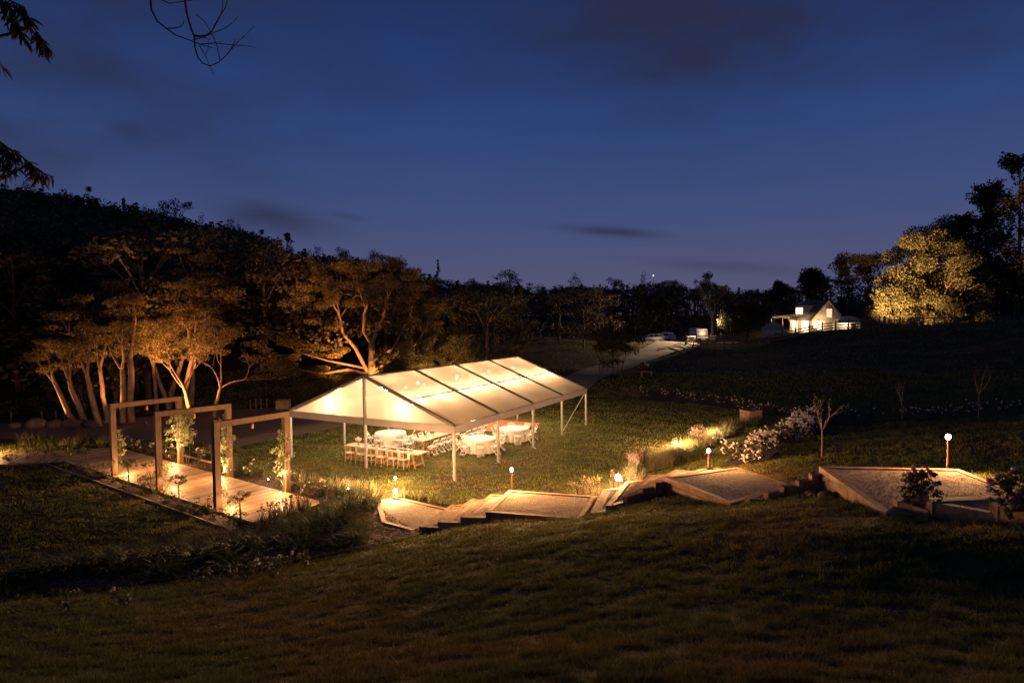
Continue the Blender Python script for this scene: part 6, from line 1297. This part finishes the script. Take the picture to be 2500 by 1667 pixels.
for P, d0, d1, root, nl in (([(-200, -150), (0, -40), (110, 20), (200, 60), (240, 150)], 3.6, 3.8, None, 46), ([(-200, 60), (20, 110), (90, 160), (150, 240), (215, 330)], 3.6, 3.8, None, 40), ([(-150, 0), (120, 60), (240, 180), (330, 300), (380, 360), (395, 400)], 3.7, 3.9, None, 52), ([(250, 230), (290, 290), (320, 380), (350, 430)], 3.8, 3.9, None, 24), ([(-250, 420), (-60, 480), (20, 540)], 3.6, 3.7, None, 14),
                            ([(-300, 1050), (-60, 1120), (60, 1210), (160, 1270), (250, 1340), (330, 1410), (440, 1450)], 3.5, 3.8, None, 66), ([(-200, 1120), (0, 1180), (40, 1250), (90, 1290), (140, 1380)], 3.5, 3.6, None, 46), ([(-200, 1200), (-40, 1260), (20, 1330), (60, 1420)], 3.5, 3.6, None, 34), ([(250, 1340), (300, 1420), (340, 1470)], 3.7, 3.7, None, 18), ([(-200, -40), (-20, 0), (60, 40), (100, 120), (110, 170)], 3.6, 3.8, None, 44)):
    q = path3(P, d0, d1); src = j0 if P[0][1] > 800 else j1; lv.tube([src, src*.4+q[0]*.6+[0, 0, .15], q[0]], [.03, .018, .008], 5, False); lv.tube(q, np.linspace(.007, .0025, len(q)), 4, False); Q = np.array(q)
    for k in range(nl):
        f = rng.uniform(.25, 1)*(len(Q)-1); i0 = min(int(f), len(Q)-2); p0 = Q[i0]*(1-f+i0)+Q[i0+1]*(f-i0); L = rng.uniform(.05, .09); dr = nrm([rng.normal(0, .55), rng.normal(0, .55), -1+rng.normal(0, .45)]); sd = nrm(np.cross(dr, rng.normal(0, 1, 3)))*L*.10
        LVv += [p0, p0+dr*L*.35+sd, p0+dr*L*.7+sd*.8+[0, 0, -.004], p0+dr*L+[0, 0, -.01], p0+dr*L*.7-sd*.8, p0+dr*L*.35-sd]; LVf += [(o, o+1, o+2, o+3, o+4, o+5)]; o += 6
lv.build('branches', M_BARKD, ot); mesh_obj('leaves', np.array(LVv), LVf, mat('leaf_willow', (.13, .10, .028), (.06, .05, .016), 3, .6, island=.9, transl=.3), ot)

# ------------------------------------------------------------------ grass
def grass(name, lb, K, r0, r1, a0, a1, hh, seed, zmax=None):
    rng = np.random.default_rng(seed); n = int(K*(a1-a0)*math.log(r1/r0)); r = r0*(r1/r0)**rng.uniform(0, 1, n); a = rng.uniform(a0, a1, n); x, y = r*np.sin(a), r*np.cos(a)
    ok = ~inpoly(x, y, YARD) & ~inpoly(x, y, DECKP) & ~inpoly(x, y, BANKP) & ~inpoly(x, y, BRP) & ~inpoly(x, y, np.r_[ROADA, ROADB[::-1]]) & ~inpoly(x, y, CARP)
    ok &= ~inpoly(x, y, [tuple(dk(MAIN_S0-.5, 11.5)), tuple(dk(MAIN_S1, 11.45)), tuple(dk(MAIN_S1+.2, 17.2)), tuple(dk(MAIN_S0+.6, 17.0))]) & ~inpoly(x, y, BEDL[0]+BEDL[1][::-1]) & ~inpoly(x, y, BEDH+BEDH2[::-1])
    for P in STAIRS: ok &= ~inpoly(x, y, P)
    du = (x-MBc[0])*MU[0]+(y-MBc[1])*MU[1]; dv = (x-MBc[0])*MV[0]+(y-MBc[1])*MV[1]; ok &= ~((du > 11) & (du < 15.0) & (dv > 3) & (dv < 8))
    ok &= ~((x < -24) & (y > 36.5) & (y < 48)); x, y, r = x[ok], y[ok], r[ok]; n = len(x); z = H(x, y)
    # uneven growth: taller tufts and thin patches
    rg = np.random.default_rng(123); g_ = np.zeros(n)
    for wl in (3.2, 1.7, 1.0, .8, .62, .5, .42, .36):
        for _ in range(2): a2 = rg.uniform(0, 6.28); k2 = 6.283/(wl*rg.uniform(.85, 1.2)); g_ += np.sin(k2*(x*math.cos(a2)+y*math.sin(a2))+rg.uniform(0, 6.28)+1.2*np.sin(.5*k2*(y*math.cos(a2)-x*math.sin(a2))))
    g_ = np.tanh(g_/2.6); kp = rng.uniform(0, 1, n) < .66+.42*g_; x, y, r, z, g_ = x[kp], y[kp], r[kp], z[kp], g_[kp]; n = len(x)
    hgt = hh*(1+.62*g_)*rng.uniform(.5, 1.5, n)+r*.0011; wd = np.maximum(.0035, r*.00062)*rng.uniform(.7, 1.3, n)
    th = rng.uniform(0, 6.28, n); le = rng.normal(0, .55, (n, 2))*hgt[:, None]; ax, ay = np.cos(th)*wd, np.sin(th)*wd
    V = np.empty((n, 3, 3)); V[:, 0] = np.c_[x-ax, y-ay, z-.005]; V[:, 1] = np.c_[x+ax, y+ay, z-.005]; V[:, 2] = np.c_[x+le[:, 0], y+le[:, 1], z+hgt]
    o = mesh_obj(name, V.reshape(-1, 3), np.arange(n*3).reshape(-1, 3), M_GRASS); tag(o, lb, 'grass', kind='stuff'); return n
grass('grass', 'mown grass of the camera-side hill and the slopes', 190000, 3.4, 22, -.82, .82, .042, 1)
grass('grass', 'mown lawn grass around and under the marquee', 230000, 22, 66, -.80, .80, .04, 2)
grass('grass', 'grass of the far dark slope below the fence', 42000, 66, 104, .05, .80, .05, 3)
grass('grass', 'taller uneven tufts scattered through the near grass', 16000, 3.4, 24, -.82, .82, .085, 4)
